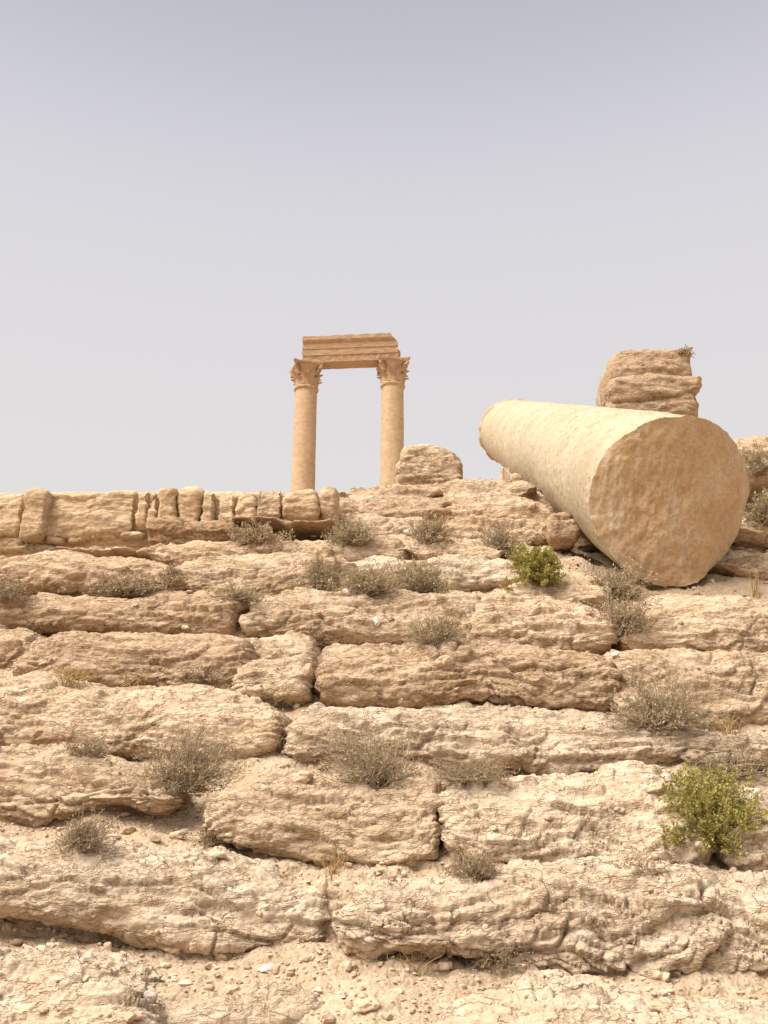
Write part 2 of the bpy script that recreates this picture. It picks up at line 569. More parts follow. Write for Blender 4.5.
def hill_z(x, D):
    # smoothed profile
    z = 0
    for o, w in ((-0.2, .25), (0, .5), (0.2, .25)):
        z = z + w * np.interp(D + o * np.clip((D - 2) / 4, 0.2, 1.5), _zD, _zZ)
    z = z - 0.035 - 0.22 * sstep(8.6, 10.0, D)
    z = z - 0.40 * (1 - sstep(-1.6, -0.3, x)) * sstep(7.25, 7.8, D) * (1 - sstep(8.4, 9.5, D))
    z = z - 0.09 * np.exp(-((x - 2.15) / 0.8) ** 2) * np.exp(-((D - 6.8) / 0.5) ** 2)
    z = z - 0.30 * np.exp(-((x - 2.15) / 0.75) ** 2) * sstep(7.0, 8.6, D) * (1 - sstep(11.0, 13.0, D))
    return z

rows = np.concatenate([np.linspace(1.5, 2.95, 22), DH(np.linspace(1150, 490, 300)), np.geomspace(10.6, 300, 60)])
rows = np.unique(rows)
pxs = np.concatenate([np.linspace(-6000, -420, 40)[:-1], np.linspace(-420, 1190, 520), np.linspace(1190, 6800, 40)[1:]])
DD, PX = np.meshgrid(rows, pxs, indexing='ij')
XX = (PX - 384) / F * DD / 0.95
ZZ = hill_z(XX, DD)
G = np.stack([XX, DD, ZZ], -1)
flat = G.reshape(-1, 3)
q = flat.copy()
amp = np.clip((flat[:, 1] - 1.6) / 1.0, 0, 1) * np.where(flat[:, 1] < 14, np.clip(flat[:, 1] / 6, 0.4, 1.25), np.clip(flat[:, 1] / 9, 1.2, 3))
dz = 0.07 * fbm(q * 1.1, 4) + 0.035 * fbm(q * 4.3, 4)
f1, f2, c_ = worley((q + 0.05 * np.stack([noise(q * 9), noise(q * 9 + 9), noise(q * 9 + 31)], -1)) * np.array([14, 14, 14]))
dz = dz + 0.012 * (c_ - 0.3) * sstep(0, .2, f2 - f1) + 0.008 * fbm(q * 26, 3)
G[..., 2] += (dz * amp).reshape(G.shape[:2])
near_ = (flat[:, 1] < 14) & (np.abs(flat[:, 0]) < 9)
rr_ = np.zeros(len(flat))
qn = G.reshape(-1, 3)[near_]
rr_[near_] = rock_relief(qn + 3.7, 1.0) * sstep(-0.25, 0.25, noise(qn * 1.3 + 60)) * np.clip((qn[:, 1] - 1.8) / 1.0, 0, 1)
G[..., 1] -= 0.75 * rr_.reshape(G.shape[:2])
G[..., 2] += 0.65 * rr_.reshape(G.shape[:2])
hf = grid_faces(G.shape[0], G.shape[1])[:, ::-1]
link('hill', mesh_np('hill', G.reshape(-1, 3), hf), M['soil'], kind='structure')
s_ = 3000.0
link('ground', mesh_np('ground', np.array([[-s_, -s_, 0], [s_, -s_, 0], [s_, s_, 0], [-s_, s_, 0]]), np.array([[0, 1, 2, 3]])), M['soil'], kind='structure')

# ------------------------------------------------------------------ rock ledges of the slope
LEDGE_GROUP = 'weathered limestone ledges of the stepped slope'
def ledge(label, pts, mat='mid', name='rock_ledge', group=LEDGE_GROUP, cat='rock ledge', extra=(), **kw):
    mb = MB()
    ledge.seed += 1
    V, f4, f3 = lump(pts, seed=ledge.seed, **kw)
    mb.add(V, f4, f3)
    for p2, k2 in extra:
        k = dict(kw); k.update(k2)
        V2, f4, f3 = lump(p2, seed=ledge.seed + 0.5, **k)
        mb.add(V2, f4, f3)
    b = V.mean(0)
    b[2] = V[:, 2].min()
    return link(name, mb.mesh(name, True, b), M[mat], loc=b, label=label, cat=cat, group=group)
ledge.seed = 0

# foreground, lowest
ledge('pale cracked slab filling the bottom left corner of the slope', [(-320, 948, 1075), (0, 954, 1075), (60, 952, 1070), (105, 960, 1060), (142, 990, 1052)], 'pale', prot=0.06, tilt=0.9, ends=(.2, .30), n=2.6)
ledge('low pale broken slab in the gravel beside the bottom left slab', [(150, 1000, 1050), (190, 985, 1055), (250, 976, 1060), (300, 985, 1060), (345, 1005, 1055)], 'pale', prot=0.08, tilt=1.0, ends=(.12, .15), n=2.4, D=3.62)
ledge('pale flat slab along the bottom right edge of the slope', [(395, 1012, 1070), (440, 1002, 1072), (500, 994, 1075), (580, 992, 1075), (680, 1002, 1075), (1120, 1012, 1078)], 'pale', prot=0.06, tilt=1.0, ends=(.2, .2), n=2.4)
# course one
ledge('broad pale block with a square right end, second row from the bottom', [(-320, 846, 912), (0, 851, 910), (60, 849, 918), (100, 851, 926), (150, 856, 940), (200, 860, 948), (250, 868, 951), (300, 884, 956), (327, 892, 953)], 'pale', prot=0.05, ends=(.2, .07), n=3.2, tilt=0.45)
ledge('long knobbly pale ledge with a rounded left end above the bottom right slab', [(331, 906, 938), (350, 890, 946), (380, 880, 950), (440, 880, 955), (500, 876, 963), (560, 872, 972), (620, 870, 975), (700, 868, 970), (768, 872, 984), (1120, 874, 990)], 'pale', prot=0.07, ends=(.16, .2), n=2.7, tilt=0.42, cell=1.3)
# course two
ledge('rounded ledge at the left edge overhanging a hollow with brown dead scrub', [(-320, 742, 824), (0, 751, 823), (35, 753, 827), (65, 758, 820), (100, 768, 810), (150, 778, 812), (178, 790, 815)], 'mid', prot=0.08, ends=(.2, .2), n=2.5, tilt=0.35)
ledge('wide ledge with an undercut lip just above the square ended block', [(190, 812, 835), (210, 792, 842), (250, 781, 852), (300, 780, 860), (340, 784, 866), (380, 788, 869), (420, 786, 864), (446, 790, 852)], 'mid', prot=0.10, ends=(.16, .07), n=2.8, tilt=0.45)
ledge('big bulging pale ledge left of the large green bush', [(436, 806, 842), (452, 790, 856), (480, 785, 862), (520, 786, 866), (550, 784, 874), (590, 780, 880), (640, 776, 874), (690, 778, 868), (732, 790, 866)], 'pale', prot=0.11, ends=(.12, .18), n=2.6, tilt=0.5)
ledge('pale ledge running off the right edge below the large green bush', [(728, 815, 868), (760, 802, 876), (820, 800, 880), (1120, 800, 885)], 'pale', prot=0.08, ends=(.16, .2), n=2.6, tilt=0.4)
# course three
ledge('big bulging tan ledge at the left above the dark grey shrub', [(-320, 676, 738), (0, 681, 741), (40, 682, 749), (80, 688, 753), (110, 694, 756), (150, 694, 758), (200, 698, 760), (240, 705, 761), (268, 712, 752), (283, 722, 742)], 'mid', prot=0.09, ends=(.2, .11), n=2.6, tilt=0.4)
ledge('thin pale flaking ledge under the long pillow shaped block', [(281, 732, 760), (310, 722, 761), (350, 715, 760), (400, 711, 758), (440, 709, 766), (480, 708, 771), (510, 709, 765), (545, 711, 769), (580, 715, 771), (620, 718, 770), (655, 722, 763), (700, 733, 760), (760, 742, 764), (1120, 748, 768)], 'pale', prot=0.07, ends=(.12, .2), n=2.5, tilt=0.55, strat=1.5)
# course four
ledge('short sloping ledge end at the left edge below the long dark crack', [(-320, 628, 668), (-20, 629, 673), (15, 632, 668), (38, 645, 660)], 'tan', prot=0.05, ends=(.2, .12), n=2.5, tilt=0.3)
ledge('long tan ledge with yellowish grass along its foot at the left', [(5, 668, 674), (25, 650, 676), (60, 637, 681), (100, 636, 686), (150, 638, 688), (200, 642, 692), (252, 648, 692)], 'tan', prot=0.07, ends=(.16, .14), n=2.5, tilt=0.35)
ledge('thin cream layer ending left of the long pillow shaped block', [(190, 648, 668), (215, 641, 672), (250, 640, 672), (290, 641, 672), (314, 650, 668)], 'mid', prot=0.06, ends=(.12, .08), n=2.6, tilt=0.4)
ledge('small round ended block beside the dark hole left of the pillow block', [(232, 678, 692), (255, 668, 695), (280, 667, 701), (297, 669, 704), (308, 678, 700)], 'mid', prot=0.10, ends=(.10, .07), n=2.8, tilt=0.25, th=0.24)
ledge('long pillow shaped reddish block lying across the middle of the slope', [(314, 668, 688), (324, 655, 700), (345, 649, 707), (380, 648, 711), (415, 650, 712), (440, 651, 707), (470, 652, 703), (520, 653, 705), (580, 655, 710), (606, 657, 709), (627, 668, 702)], 'tan', prot=0.15, ends=(.10, .07), n=2.7, tilt=0.22, cell=1.1, strat=0.7)
ledge('smooth fronted block right of the pillow block behind a grey shrub', [(615, 676, 712), (628, 658, 720), (650, 652, 726), (680, 653, 730), (720, 655, 728), (768, 657, 722), (1120, 660, 725)], 'mid', prot=0.08, ends=(.10, .2), n=3.0, tilt=0.4, strat=0.5)
# course five
ledge('long layered ledge at the left above the long dark crack', [(-320, 602, 624), (0, 599, 626), (25, 596, 628), (60, 598, 626), (110, 600, 629), (160, 603, 634), (205, 604, 635), (240, 606, 630)], 'tan', prot=0.14, ends=(.2, .10), n=2.6, tilt=0.3, strat=1.6)
ledge('cracked cream ledge below the row of three dry shrubs', [(236, 622, 634), (250, 606, 638), (280, 596, 641), (320, 598, 643), (370, 598, 646), (430, 601, 648), (470, 603, 650), (500, 606, 648)], 'mid', prot=0.08, ends=(.10, .14), n=2.6, tilt=0.5)
ledge('ledge end with a long crack below the small green bush', [(474, 612, 644), (495, 602, 650), (530, 599, 652), (570, 603, 653), (600, 609, 653), (624, 622, 649)], 'mid', prot=0.10, ends=(.12, .08), n=2.7, tilt=0.5)
ledge('cream ledge lying under the near end of the fallen column', [(618, 636, 648), (635, 618, 650), (660, 604, 649), (700, 599, 651), (768, 602, 655), (1120, 604, 658)], 'mid', prot=0.08, ends=(.12, .2), n=2.6, tilt=0.5)
# course six
ledge('rough brownish ledge at the left edge just below the ashlar wall', [(-320, 560, 586), (0, 561, 586), (40, 555, 584), (80, 558, 588), (120, 561, 592), (160, 567, 588), (178, 574, 584)], 'tan', prot=0.12, ends=(.2, .14), n=2.5, tilt=0.3)
ledge('low cream ledge right of the brownish ledge under the wall', [(150, 572, 584), (180, 562, 590), (230, 560, 594), (280, 560, 594), (330, 564, 594), (360, 572, 590)], 'mid', prot=0.08, ends=(.14, .14), n=2.5, tilt=0.5)
ledge('flat cream ledge between the two rows of dry shrubs in the middle', [(250, 552, 562), (275, 544, 566), (320, 543, 567), (370, 542, 566), (410, 547, 563)], 'mid', prot=0.06, ends=(.14, .14), n=2.6, tilt=0.5)
ledge('smooth wedge of rock left of the small green bush', [(400, 552, 560), (425, 546, 562), (470, 544, 563), (495, 549, 563), (510, 556, 561)], 'mid', prot=0.09, ends=(.12, .1), n=2.6, tilt=0.45, strat=0.5)
ledge('pale low ledge behind the row of three dry shrubs', [(335, 568, 578), (370, 562, 582), (430, 562, 584), (480, 563, 586), (530, 568, 584)], 'pale', prot=0.07, ends=(.14, .14), n=2.5, tilt=0.5)
ledge('low ledge in the dirt right of the small green bush', [(515, 588, 598), (540, 582, 602), (580, 580, 604), (615, 588, 602)], 'mid', prot=0.04, ends=(.14, .14), n=2.4, tilt=0.7)
# rocks below and right of the wall
ledge('thin flat slab at the foot of the ashlar wall', [(48, 555, 562), (70, 550, 563), (105, 550, 563), (132, 554, 561)], 'tan', prot=0.10, ends=(.1, .1), n=2.6, tilt=0.3, th=0.3)
ledge('jagged brown slab jutting out in front of the ashlar wall', [(143, 530, 536), (152, 522, 545), (166, 516, 550), (182, 520, 550), (205, 523, 546), (225, 522, 540), (238, 525, 536)], 'brown', D=7.75, prot=0.12, th=0.25, ends=(.06, .08), n=3.0, tilt=-0.15, strat=1.4)
ledge('thin overhanging brown slab with a dark hollow below it', [(230, 524, 531), (260, 518, 530), (290, 521, 533), (318, 523, 533), (334, 527, 531)], 'brown', D=7.8, prot=0.12, th=0.22, ends=(.08, .08), n=3.0, tilt=0.0, strat=1.3)
ledge('long low ledge under the jutting brown slab', [(130, 558, 564), (160, 553, 565), (200, 549, 566), (250, 546, 565), (300, 545, 564), (335, 549, 562)], 'tan', prot=0.08, ends=(.14, .14), n=2.5, tilt=0.5)
# layered outcrop at the crest, centre
ledge('main mass of the layered crest outcrop below the round topped boulder', [(312, 530, 548), (328, 506, 548), (340, 490, 548), (380, 486, 548), (450, 483, 548), (520, 484, 548), (545, 502, 546), (560, 520, 544)], 'mid', D=8.35, prot=0.0, th=0.7, ends=(.14, .12), n=3.2, tilt=0.95, strat=1.5, cell=1.2)
ledge('top layer of the crest outcrop, left of the round topped boulder', [(336, 493, 506), (350, 487, 508), (380, 485, 508), (410, 486, 507), (446, 492, 505)], 'tan', D=9.0, prot=0.0, th=0.32, ends=(.12, .12), n=2.8, tilt=0.4)
ledge('second layer of the crest outcrop, thin with a ragged lip', [(328, 510, 518), (345, 504, 521), (385, 500, 521), (430, 499, 520), (454, 506, 518)], 'tan', D=8.8, prot=0.05, th=0.28, ends=(.12, .12), n=2.8, tilt=0.4, strat=1.4)
ledge('third layer of the crest outcrop, above a dry shrub in its middle', [(312, 526, 540), (335, 516, 544), (380, 516, 545), (420, 517, 545), (446, 522, 542)], 'mid', D=8.2, prot=0.05, th=0.32, ends=(.14, .12), n=2.7, tilt=0.5)
ledge('cream crest rock left of the small stone blocks under the fallen column', [(438, 490, 507), (452, 482, 511), (480, 481, 511), (505, 484, 511), (528, 488, 510), (540, 498, 508)], 'mid', D=9.2, prot=0.0, th=0.4, ends=(.1, .1), n=2.8, tilt=0.4, strat=1.3)
ledge('thin layered ledge left of the fallen column, mid height on the crest outcrop', [(432, 514, 524), (450, 506, 527), (490, 505, 528), (530, 505, 527), (556, 512, 525)], 'tan', D=8.6, prot=0.05, th=0.32, ends=(.12, .1), n=2.9, tilt=0.4, strat=1.5)
ledge('lowest layered ledge of the crest outcrop, left of the fallen column', [(436, 530, 543), (455, 522, 546), (500, 523, 547), (545, 522, 545), (560, 524, 542)], 'tan', D=8.1, prot=0.05, th=0.32, ends=(.12, .08), n=2.9, tilt=0.4, strat=1.5)
ledge('rubbly rock face in the shade under the middle of the fallen column', [(515, 486, 550), (532, 478, 552), (550, 488, 552), (566, 504, 554), (590, 530, 560), (610, 556, 566)], 'tan', D=8.9, prot=0.0, th=0.6, ends=(.1, .1), n=3.0, tilt=0.6)
ledge('brown squarish rock wedged against the left side of the fallen column', [(546, 524, 538), (554, 516, 543), (568, 517, 543), (580, 527, 540)], 'brown', D=7.95, prot=0.06, th=0.3, ends=(.06, .06), n=3.2, tilt=0.2)
# right of the fallen column
ledge('pale flat topped ledge high at the right edge behind the fallen column', [(720, 480, 500), (750, 474, 500), (800, 472, 500), (1120, 470, 502)], 'pale', D=10.3, prot=0.0, th=0.8, ends=(.15, .2), n=3.0, tilt=0.3)
ledge('rounded ledge at the right edge under a grey green shrub', [(716, 534, 560), (745, 526, 562), (790, 523, 562), (1120, 522, 564)], 'mid', D=8.0, prot=0.0, th=0.8, ends=(.15, .2), n=2.7, tilt=0.4)
ledge('grey brown ledge in the shade right of the fallen column end', [(690, 575, 590), (720, 563, 594), (768, 556, 596), (1120, 556, 600)], 'tan', D=7.25, prot=0.0, th=0.7, ends=(.2, .2), n=2.5, tilt=0.6, strat=1.4)

# ------------------------------------------------------------------ boulders and outcrops on the crest
ledge('round topped craggy boulder at the foot of the right standing column', [(396, 474, 486), (399, 455, 487), (410, 446, 487), (430, 444, 488), (447, 447, 488), (458, 456, 488), (465, 466, 487)], 'mid', name='boulder', cat='boulder', group=None,
      D=9.9, prot=0.0, th=0.35, ends=(.05, .10), n=2.8, tilt=0.2, strat=0.5, endk=3.0)
ledge('tall layered tan boulder standing behind the fallen column', [(611, 385, 440), (612, 370, 440), (615, 359, 440), (622, 352, 440), (650, 350, 440), (680, 349, 440), (691, 353, 440), (695, 370, 440), (698, 385, 440)], 'tan', name='boulder', cat='boulder', group=None,
      extra=(([(610, 384, 401), (618, 376, 403), (640, 374, 399), (680, 374, 396), (704, 376, 394)], dict(n=4, D=12.33, th=.34, ends=(.06, .10), amp=.6)),
             ([(610, 395, 407), (640, 393, 407), (680, 389, 406), (702, 390, 404)], dict(n=4, D=12.36, th=.34, ends=(.06, .10), amp=.6)),
             ([(608, 405, 428), (640, 403, 430), (680, 401, 428), (697, 403, 424)], dict(n=5, D=12.38, th=.34, ends=(.05, .05)))),
      D=12.4, prot=0.0, th=0.45, tilt=0.03, wob=0.8, ends=(.035, .05), n=6, strat=0.7, size=1.3, cell=0.6, amp=.9)
ledge('distant rocky rise at the right edge behind a grey shrub', [(690, 470, 500), (715, 458, 500), (740, 447, 500), (775, 438, 500), (850, 428, 500), (1000, 420, 505), (1150, 440, 505)], 'tan', name='rock_outcrop', cat='rock outcrop', group=None,
      D=19.0, prot=0.0, th=2.5, ends=(1.0, 1.0), n=2.4, tilt=0.9, size=2.2)

# ------------------------------------------------------------------ ashlar wall
wall = link('ancient_wall', None, loc=tuple(P(150, 552, 8.4)), label='ruined wall of large weathered ashlar blocks along the skyline at the left', cat='stone wall')
def block(pts, mat='wall', **kw):
    k = dict(D=7.95, prot=0.0, th=0.35, n=7.0, ends=(.03, .03), tilt=0.03, strat=0.45, cell=0.7, amp=0.75, wob=0.35, endk=3.5)
    k.update(kw)
    block.seed += 1
    V, f4, f3 = lump(pts, seed=100 + block.seed, **k)
    mb = MB(); mb.add(V, f4, f3)
    o = np.array(wall.location)
    return link('stone_block', mb.mesh('stone_block', True, o), M[mat], parent=wall)
block.seed = 0
block([(-320, 496, 537), (-50, 496, 537), (21, 496, 537)])
block([(20, 491, 538), (32, 490, 539), (45, 493, 538)], prot=0.13, amp=0.6, th=0.4)
block([(45, 493, 537), (90, 493, 537), (134, 492, 536)], n=9)
for x0_, x1_, t_, b_, pr in ((135, 148, 491.5, 527, .02), (147, 157, 491.5, 524, .0), (155, 179, 491.5, 523, .05), (177, 201, 491.5, 525, .03), (199, 215, 491.5, 527, .055), (213, 237, 491.5, 528, .03), (234, 257, 491.5, 526, .01)):
    w_ = (x1_ - x0_)
    block([(x0_, t_ + 1, b_), ((x0_ + x1_) / 2, t_, b_ + 1), (x1_, t_ + 1, b_)], n=6.0, prot=pr, ends=(w_ * .0022, w_ * .0022), endk=2.6, amp=0.75, wob=.4, cell=1.0, strat=.25, size=1.2)
block([(255, 491, 524), (268, 489, 525), (282, 490, 524)], mat='tan', n=4)
block([(281, 493, 520), (290, 490, 522), (305, 489, 522), (319, 491, 521)], n=4, prot=.05, ends=(.06, .06))
block([(318, 492, 521), (327, 489, 522), (337, 491, 520)], n=4, prot=.02, ends=(.05, .05))
# lower course, crumbling
block([(-320, 538, 560), (-40, 538, 560), (22, 538, 558)], prot=-.02)
for x0_, x1_, t_, b_ in ((43, 65, 538, 556), (65, 87, 538, 556), (87, 99, 540, 554), (98, 118, 539, 553), (117, 146, 538, 552)):
    block([(x0_, t_, b_), ((x0_ + x1_) / 2, t_, b_), (x1_, t_ + 1, b_)], n=3.5, prot=.0, ends=(.05, .05), endk=2.2)
V, f4, f3 = lump([(-322, 493, 556), (0, 493, 556), (180, 492, 556), (338, 493, 530)], D=8.03, prot=0, th=0.3, n=12, ends=(.02, .02), tilt=0, amp=.35, wob=.2, seed=300)
mb = MB(); mb.add(V, f4, f3)
link('wall_core', mb.mesh('wall_core', True, np.array(wall.location)), M['wall'], parent=wall)
ledge('heap of pale rubble sloping down from the wall at the left', [(14, 556, 562), (24, 540, 564), (32, 538, 565), (44, 545, 564), (56, 556, 562)], 'mid', name='rubble_heap', cat='rubble', group=None, D=7.85, prot=0, th=.3, ends=(.1, .1), n=2.2, tilt=.6)
for lab, pts in (('left of two small stone blocks under the far end of the fallen column', [(502, 467, 520), (507, 467, 522), (512.5, 468, 520)]),
                 ('right of two small stone blocks under the far end of the fallen column', [(513, 474, 520), (521, 474, 522), (533, 476, 520)])):
    ledge(lab, pts, 'wall', name='stone_block', cat='stone block', group='small stone blocks under the fallen column', D=11.2 if 'left' in lab else 11.1, prot=0, th=.16, n=7, ends=(.02, .02), tilt=0, amp=.4, wob=.3, endk=3.5)

# ------------------------------------------------------------------ fallen column
def fallen_column():
    A = P(677, 501, 6.9)
    Bf = P(512, 432, 15.7)
    ax = Vector(Bf - A)
    L = ax.length
    rot = ax.to_track_quat('Z', 'Y').to_matrix()
    root = link('fallen_column', None, loc=A, label='huge fallen column shaft lying up the slope, broken end towards the viewer', cat='column')
    root.rotation_euler = rot.to_euler()
    r0, r1 = 0.627, 0.535
    nt_ = 260
    th = np.linspace(0, 2 * np.pi, nt_, endpoint=False)
    # broken outline: chipped rim of the near end
    Rm = np.array(rot)
    up_l = Rm.T @ np.array([0, 0, 1.0])
    ri_l = Rm.T @ np.array([1.0, 0, 0])
    dirs = np.stack([np.cos(th), np.sin(th), 0 * th], -1)
    a_up = dirs @ up_l / np.linalg.norm(up_l[:2])
    a_ri = dirs @ ri_l / np.linalg.norm(ri_l[:2])
    clock = np.arctan2(a_ri, a_up)                        # 0 = top, + = right
    cp = np.stack([np.cos(th) * 2, np.sin(th) * 2, 0 * th], -1)
    chip = 0.022 * np.abs(fbm(cp * 0.9, 3)) ** 1.3 + 0.006 * fbm(cp * 5, 4, .6)
    chip = chip + 0.05 * np.exp(-((clock - 2.45) / 0.30) ** 2) + 0.05 * np.exp(-((clock - 1.9) / 0.22) ** 2) + 0.015 * np.exp(-((clock + 2.2) / 0.2) ** 2)
    zlow = -0.05 + 0.12 * np.clip(-a_ri, 0, 1) ** 3 + 0.34 * np.clip(a_ri, 0, 1) ** 1.6
    zoff = zlow + 0.045 * fbm(cp * 0.8 + 8, 4) + 0.012 * np.abs(fbm(cp * 4 + 2, 4))
    # shaft
    zs = np.concatenate([np.geomspace(0.010, 0.2, 10)[:-1], np.linspace(0.2, L - 0.16, 330)])
    zs = np.concatenate([[0.0], zs])
    Gs = np.zeros((len(zs), nt_, 3))
    for i, z in enumerate(zs):
        t = z / L
        r = r0 + (r1 - r0) * t ** 1.25
        k = math.exp(-z / 0.05)
        rr = r - chip * k
        zz = z + zoff * math.exp(-z / 0.5) * max(0, 1 - z / 3)
        Gs[i] = np.stack([np.cos(th) * rr, np.sin(th) * rr, zz + 0 * th], -1)
    f = Gs.reshape(-1, 3)
    pits, p2, pc = worley(f * np.array([14, 14, 7.0]))
    dd = 0.010 * fbm(f * np.array([1.5, 1.5, .7]), 4) - 0.008 * (1 - sstep(0.10, 0.32, pits)) * (pc > 0.55) + 0.003 * fbm(f * 12, 4)
    nrm = f.copy(); nrm[:, 2] = 0
    nrm /= np.linalg.norm(nrm, axis=1)[:, None]
    f = f + nrm * dd[:, None]
    Gs = f.reshape(Gs.shape)
    shaft_m, nt, b = new_mat('column_shaft_stone')
    tcn = nt.nodes.new('ShaderNodeTexCoord')
    v = tcn.outputs['Object']
    n1 = tex_noise(nt, v, 2.2, 6)
    c = ramp_node(nt, n1, [(0.3, (0.39, 0.305, 0.20)), (0.5, (0.445, 0.36, 0.243)), (0.7, (0.49, 0.41, 0.288))])
    mp = nd(nt, 'ShaderNodeMapping')
    mp.inputs['Scale'].default_value = (0.8, 0.8, 1.25)
    nt.links.new(v, mp.inputs['Vector'])
    # grey lichen flecks and small solution pits, in drifts
    fl = tex_noise(nt, mp.outputs[0], 27, 5, 0.68)
    dr = tex_noise(nt, v, 1.6, 5, 0.6)
    g1 = ramp_node(nt, fl, [(0.562, 0.0), (0.60, 1.0)])
    g2 = ramp_node(nt, dr, [(0.32, 0.2), (0.52, 1.0)])
    c = mixc(nt, mixc(nt, 1.0, g1, g2, 'MULTIPLY'), c, (0.25, 0.20, 0.135))
    sp = tex_noise(nt, v, 60, 4, .7)
    c = mixc(nt, 1.0, c, ramp_node(nt, sp, [(0.3, (0.86, 0.85, 0.84)), (0.7, (1.06, 1.06, 1.06))]), 'MULTIPLY')
    nt.links.new(c, b.inputs['Base Color'])
    inv = nd(nt, 'ShaderNodeMath', operation='SUBTRACT'); 
    nt.links.new(sp, inv.inputs[0]); nt.links.new(g1, inv.inputs[1])
    bp = nd(nt, 'ShaderNodeBump', Strength=0.5, Distance=0.006)
    nt.links.new(inv.outputs[0], bp.inputs['Height']); nt.links.new(bp.outputs[0], b.inputs['Normal'])
    link('shaft', mesh_np('shaft', f, grid_faces(len(zs), nt_, True)[:, ::-1]), shaft_m, parent=root)
    # rim moulding of the far end, worn
    prof = [(L - 0.17, r1 + 0.0), (L - 0.15, r1 + 0.035), (L - 0.10, r1 + 0.05), (L - 0.03, r1 + 0.045), (L, r1 + 0.01), (L, 0.25), (L, 0.001)]
    Gr = np.zeros((len(prof), nt_, 3))
    worn = 0.02 * np.abs(fbm(cp * 1.2 + 5, 3)) + 0.045 * sstep(-0.2, 0.5, fbm(cp * 1.1 + 50, 2))
    for i, (z, r) in enumerate(prof):
        rr = np.maximum(r - worn * (1 if 0 < i < 5 else 0), 0.001)
        Gr[i] = np.stack([np.cos(th) * rr, np.sin(th) * rr, z + 0 * th], -1)
    link('rim_moulding', mesh_np('rim_moulding', Gr.reshape(-1, 3), grid_faces(len(prof), nt_, True)[:, ::-1]), M['beam'], parent=root)
    # broken end face
    nr = 130
    rs = np.linspace(0.0, 1.0, nr) ** 0.8
    Ge = np.zeros((nr, nt_, 3))
    edge = Gs[0]
    for i, k in enumerate(rs):
        Ge[i] = edge * k
        Ge[i, :, 2] = zlow * k ** 2 + (edge[:, 2] - zlow) * k ** 12 - 0.04 * (1 - k ** 4)
    fe = Ge.reshape(-1, 3)
    upc = fe @ (up_l / np.linalg.norm(up_l))
    ric = fe @ (ri_l / np.linalg.norm(ri_l))
    pr = np.stack([ric, upc, 0 * ric], -1)
    w1, w2, wc = worley((pr + 0.06 * np.stack([fbm(pr * 6, 3), fbm(pr * 6 + 9, 3), 0 * ric], -1)) * np.array([15, 9, 1]))
    dd = 0.024 * fbm(pr * np.array([2.6, 1.4, 1]), 5) + 0.010 * (wc - .5) * sstep(0, .3, w2 - w1) + 0.012 * fbm(pr * np.array([16, 9, 1]), 4, .6)
    kk = np.repeat(rs, nt_)
    fe[:, 2] += dd * (1 - kk ** 14)
    em, nt, b = new_mat('column_broken_stone')
    tcn = nt.nodes.new('ShaderNodeTexCoord')
    v = tcn.outputs['Object']
    n1 = tex_noise(nt, v, 3.0, 6, .65)
    c = ramp_node(nt, n1, [(0.32, (0.46, 0.305, 0.17)), (0.5, (0.53, 0.38, 0.235)), (0.68, (0.58, 0.46, 0.315))])
    mp = nd(nt, 'ShaderNodeMapping')
    a = math.atan2(up_l[1], up_l[0])
    mp.vector_type = 'TEXTURE'
    mp.inputs['Rotation'].default_value = (0, 0, a)
    mp.inputs['Scale'].default_value = (1.0, 0.26, 1)
    nt.links.new(v, mp.inputs['Vector'])
    st = tex_noise(nt, mp.outputs[0], 2.2, 5, .6)
    c = mixc(nt, ramp_node(nt, st, [(0.50, 0.0), (0.68, 0.7)]), c, (0.56, 0.47, 0.35))
    c = mixc(nt, ramp_node(nt, st, [(0.30, 0.55), (0.44, 0.0)]), c, (0.47, 0.28, 0.12))
    sp = tex_noise(nt, v, 42, 6, .75)
    c = mixc(nt, 1.0, c, ramp_node(nt, sp, [(0.3, (0.74, 0.73, 0.71)), (0.7, (1.12, 1.12, 1.12))]), 'MULTIPLY')
    nt.links.new(c, b.inputs['Base Color'])
    bp = nd(nt, 'ShaderNodeBump', Strength=0.9, Distance=0.014)
    nt.links.new(sp, bp.inputs['Height']); nt.links.new(bp.outputs[0], b.inputs['Normal'])
    link('broken_end', mesh_np('broken_end', fe, grid_faces(nr, nt_, True)), em, parent=root)
fallen_column()

# ------------------------------------------------------------------ standing columns and the beam they carry
def lathe(mb, prof, n=48, mod=None):
    th = np.linspace(0, 2 * np.pi, n, endpoint=False)
    Gl = np.zeros((len(prof), n, 3))
    for i, (r, z) in enumerate(prof):
        rr = r + (mod(th, z) if mod else 0)
        Gl[i] = np.stack([np.cos(th) * rr, np.sin(th) * rr, z + 0 * th], -1)
    mb.add(Gl.reshape(-1, 3), grid_faces(len(prof), n, True)[:, ::-1])
    return Gl

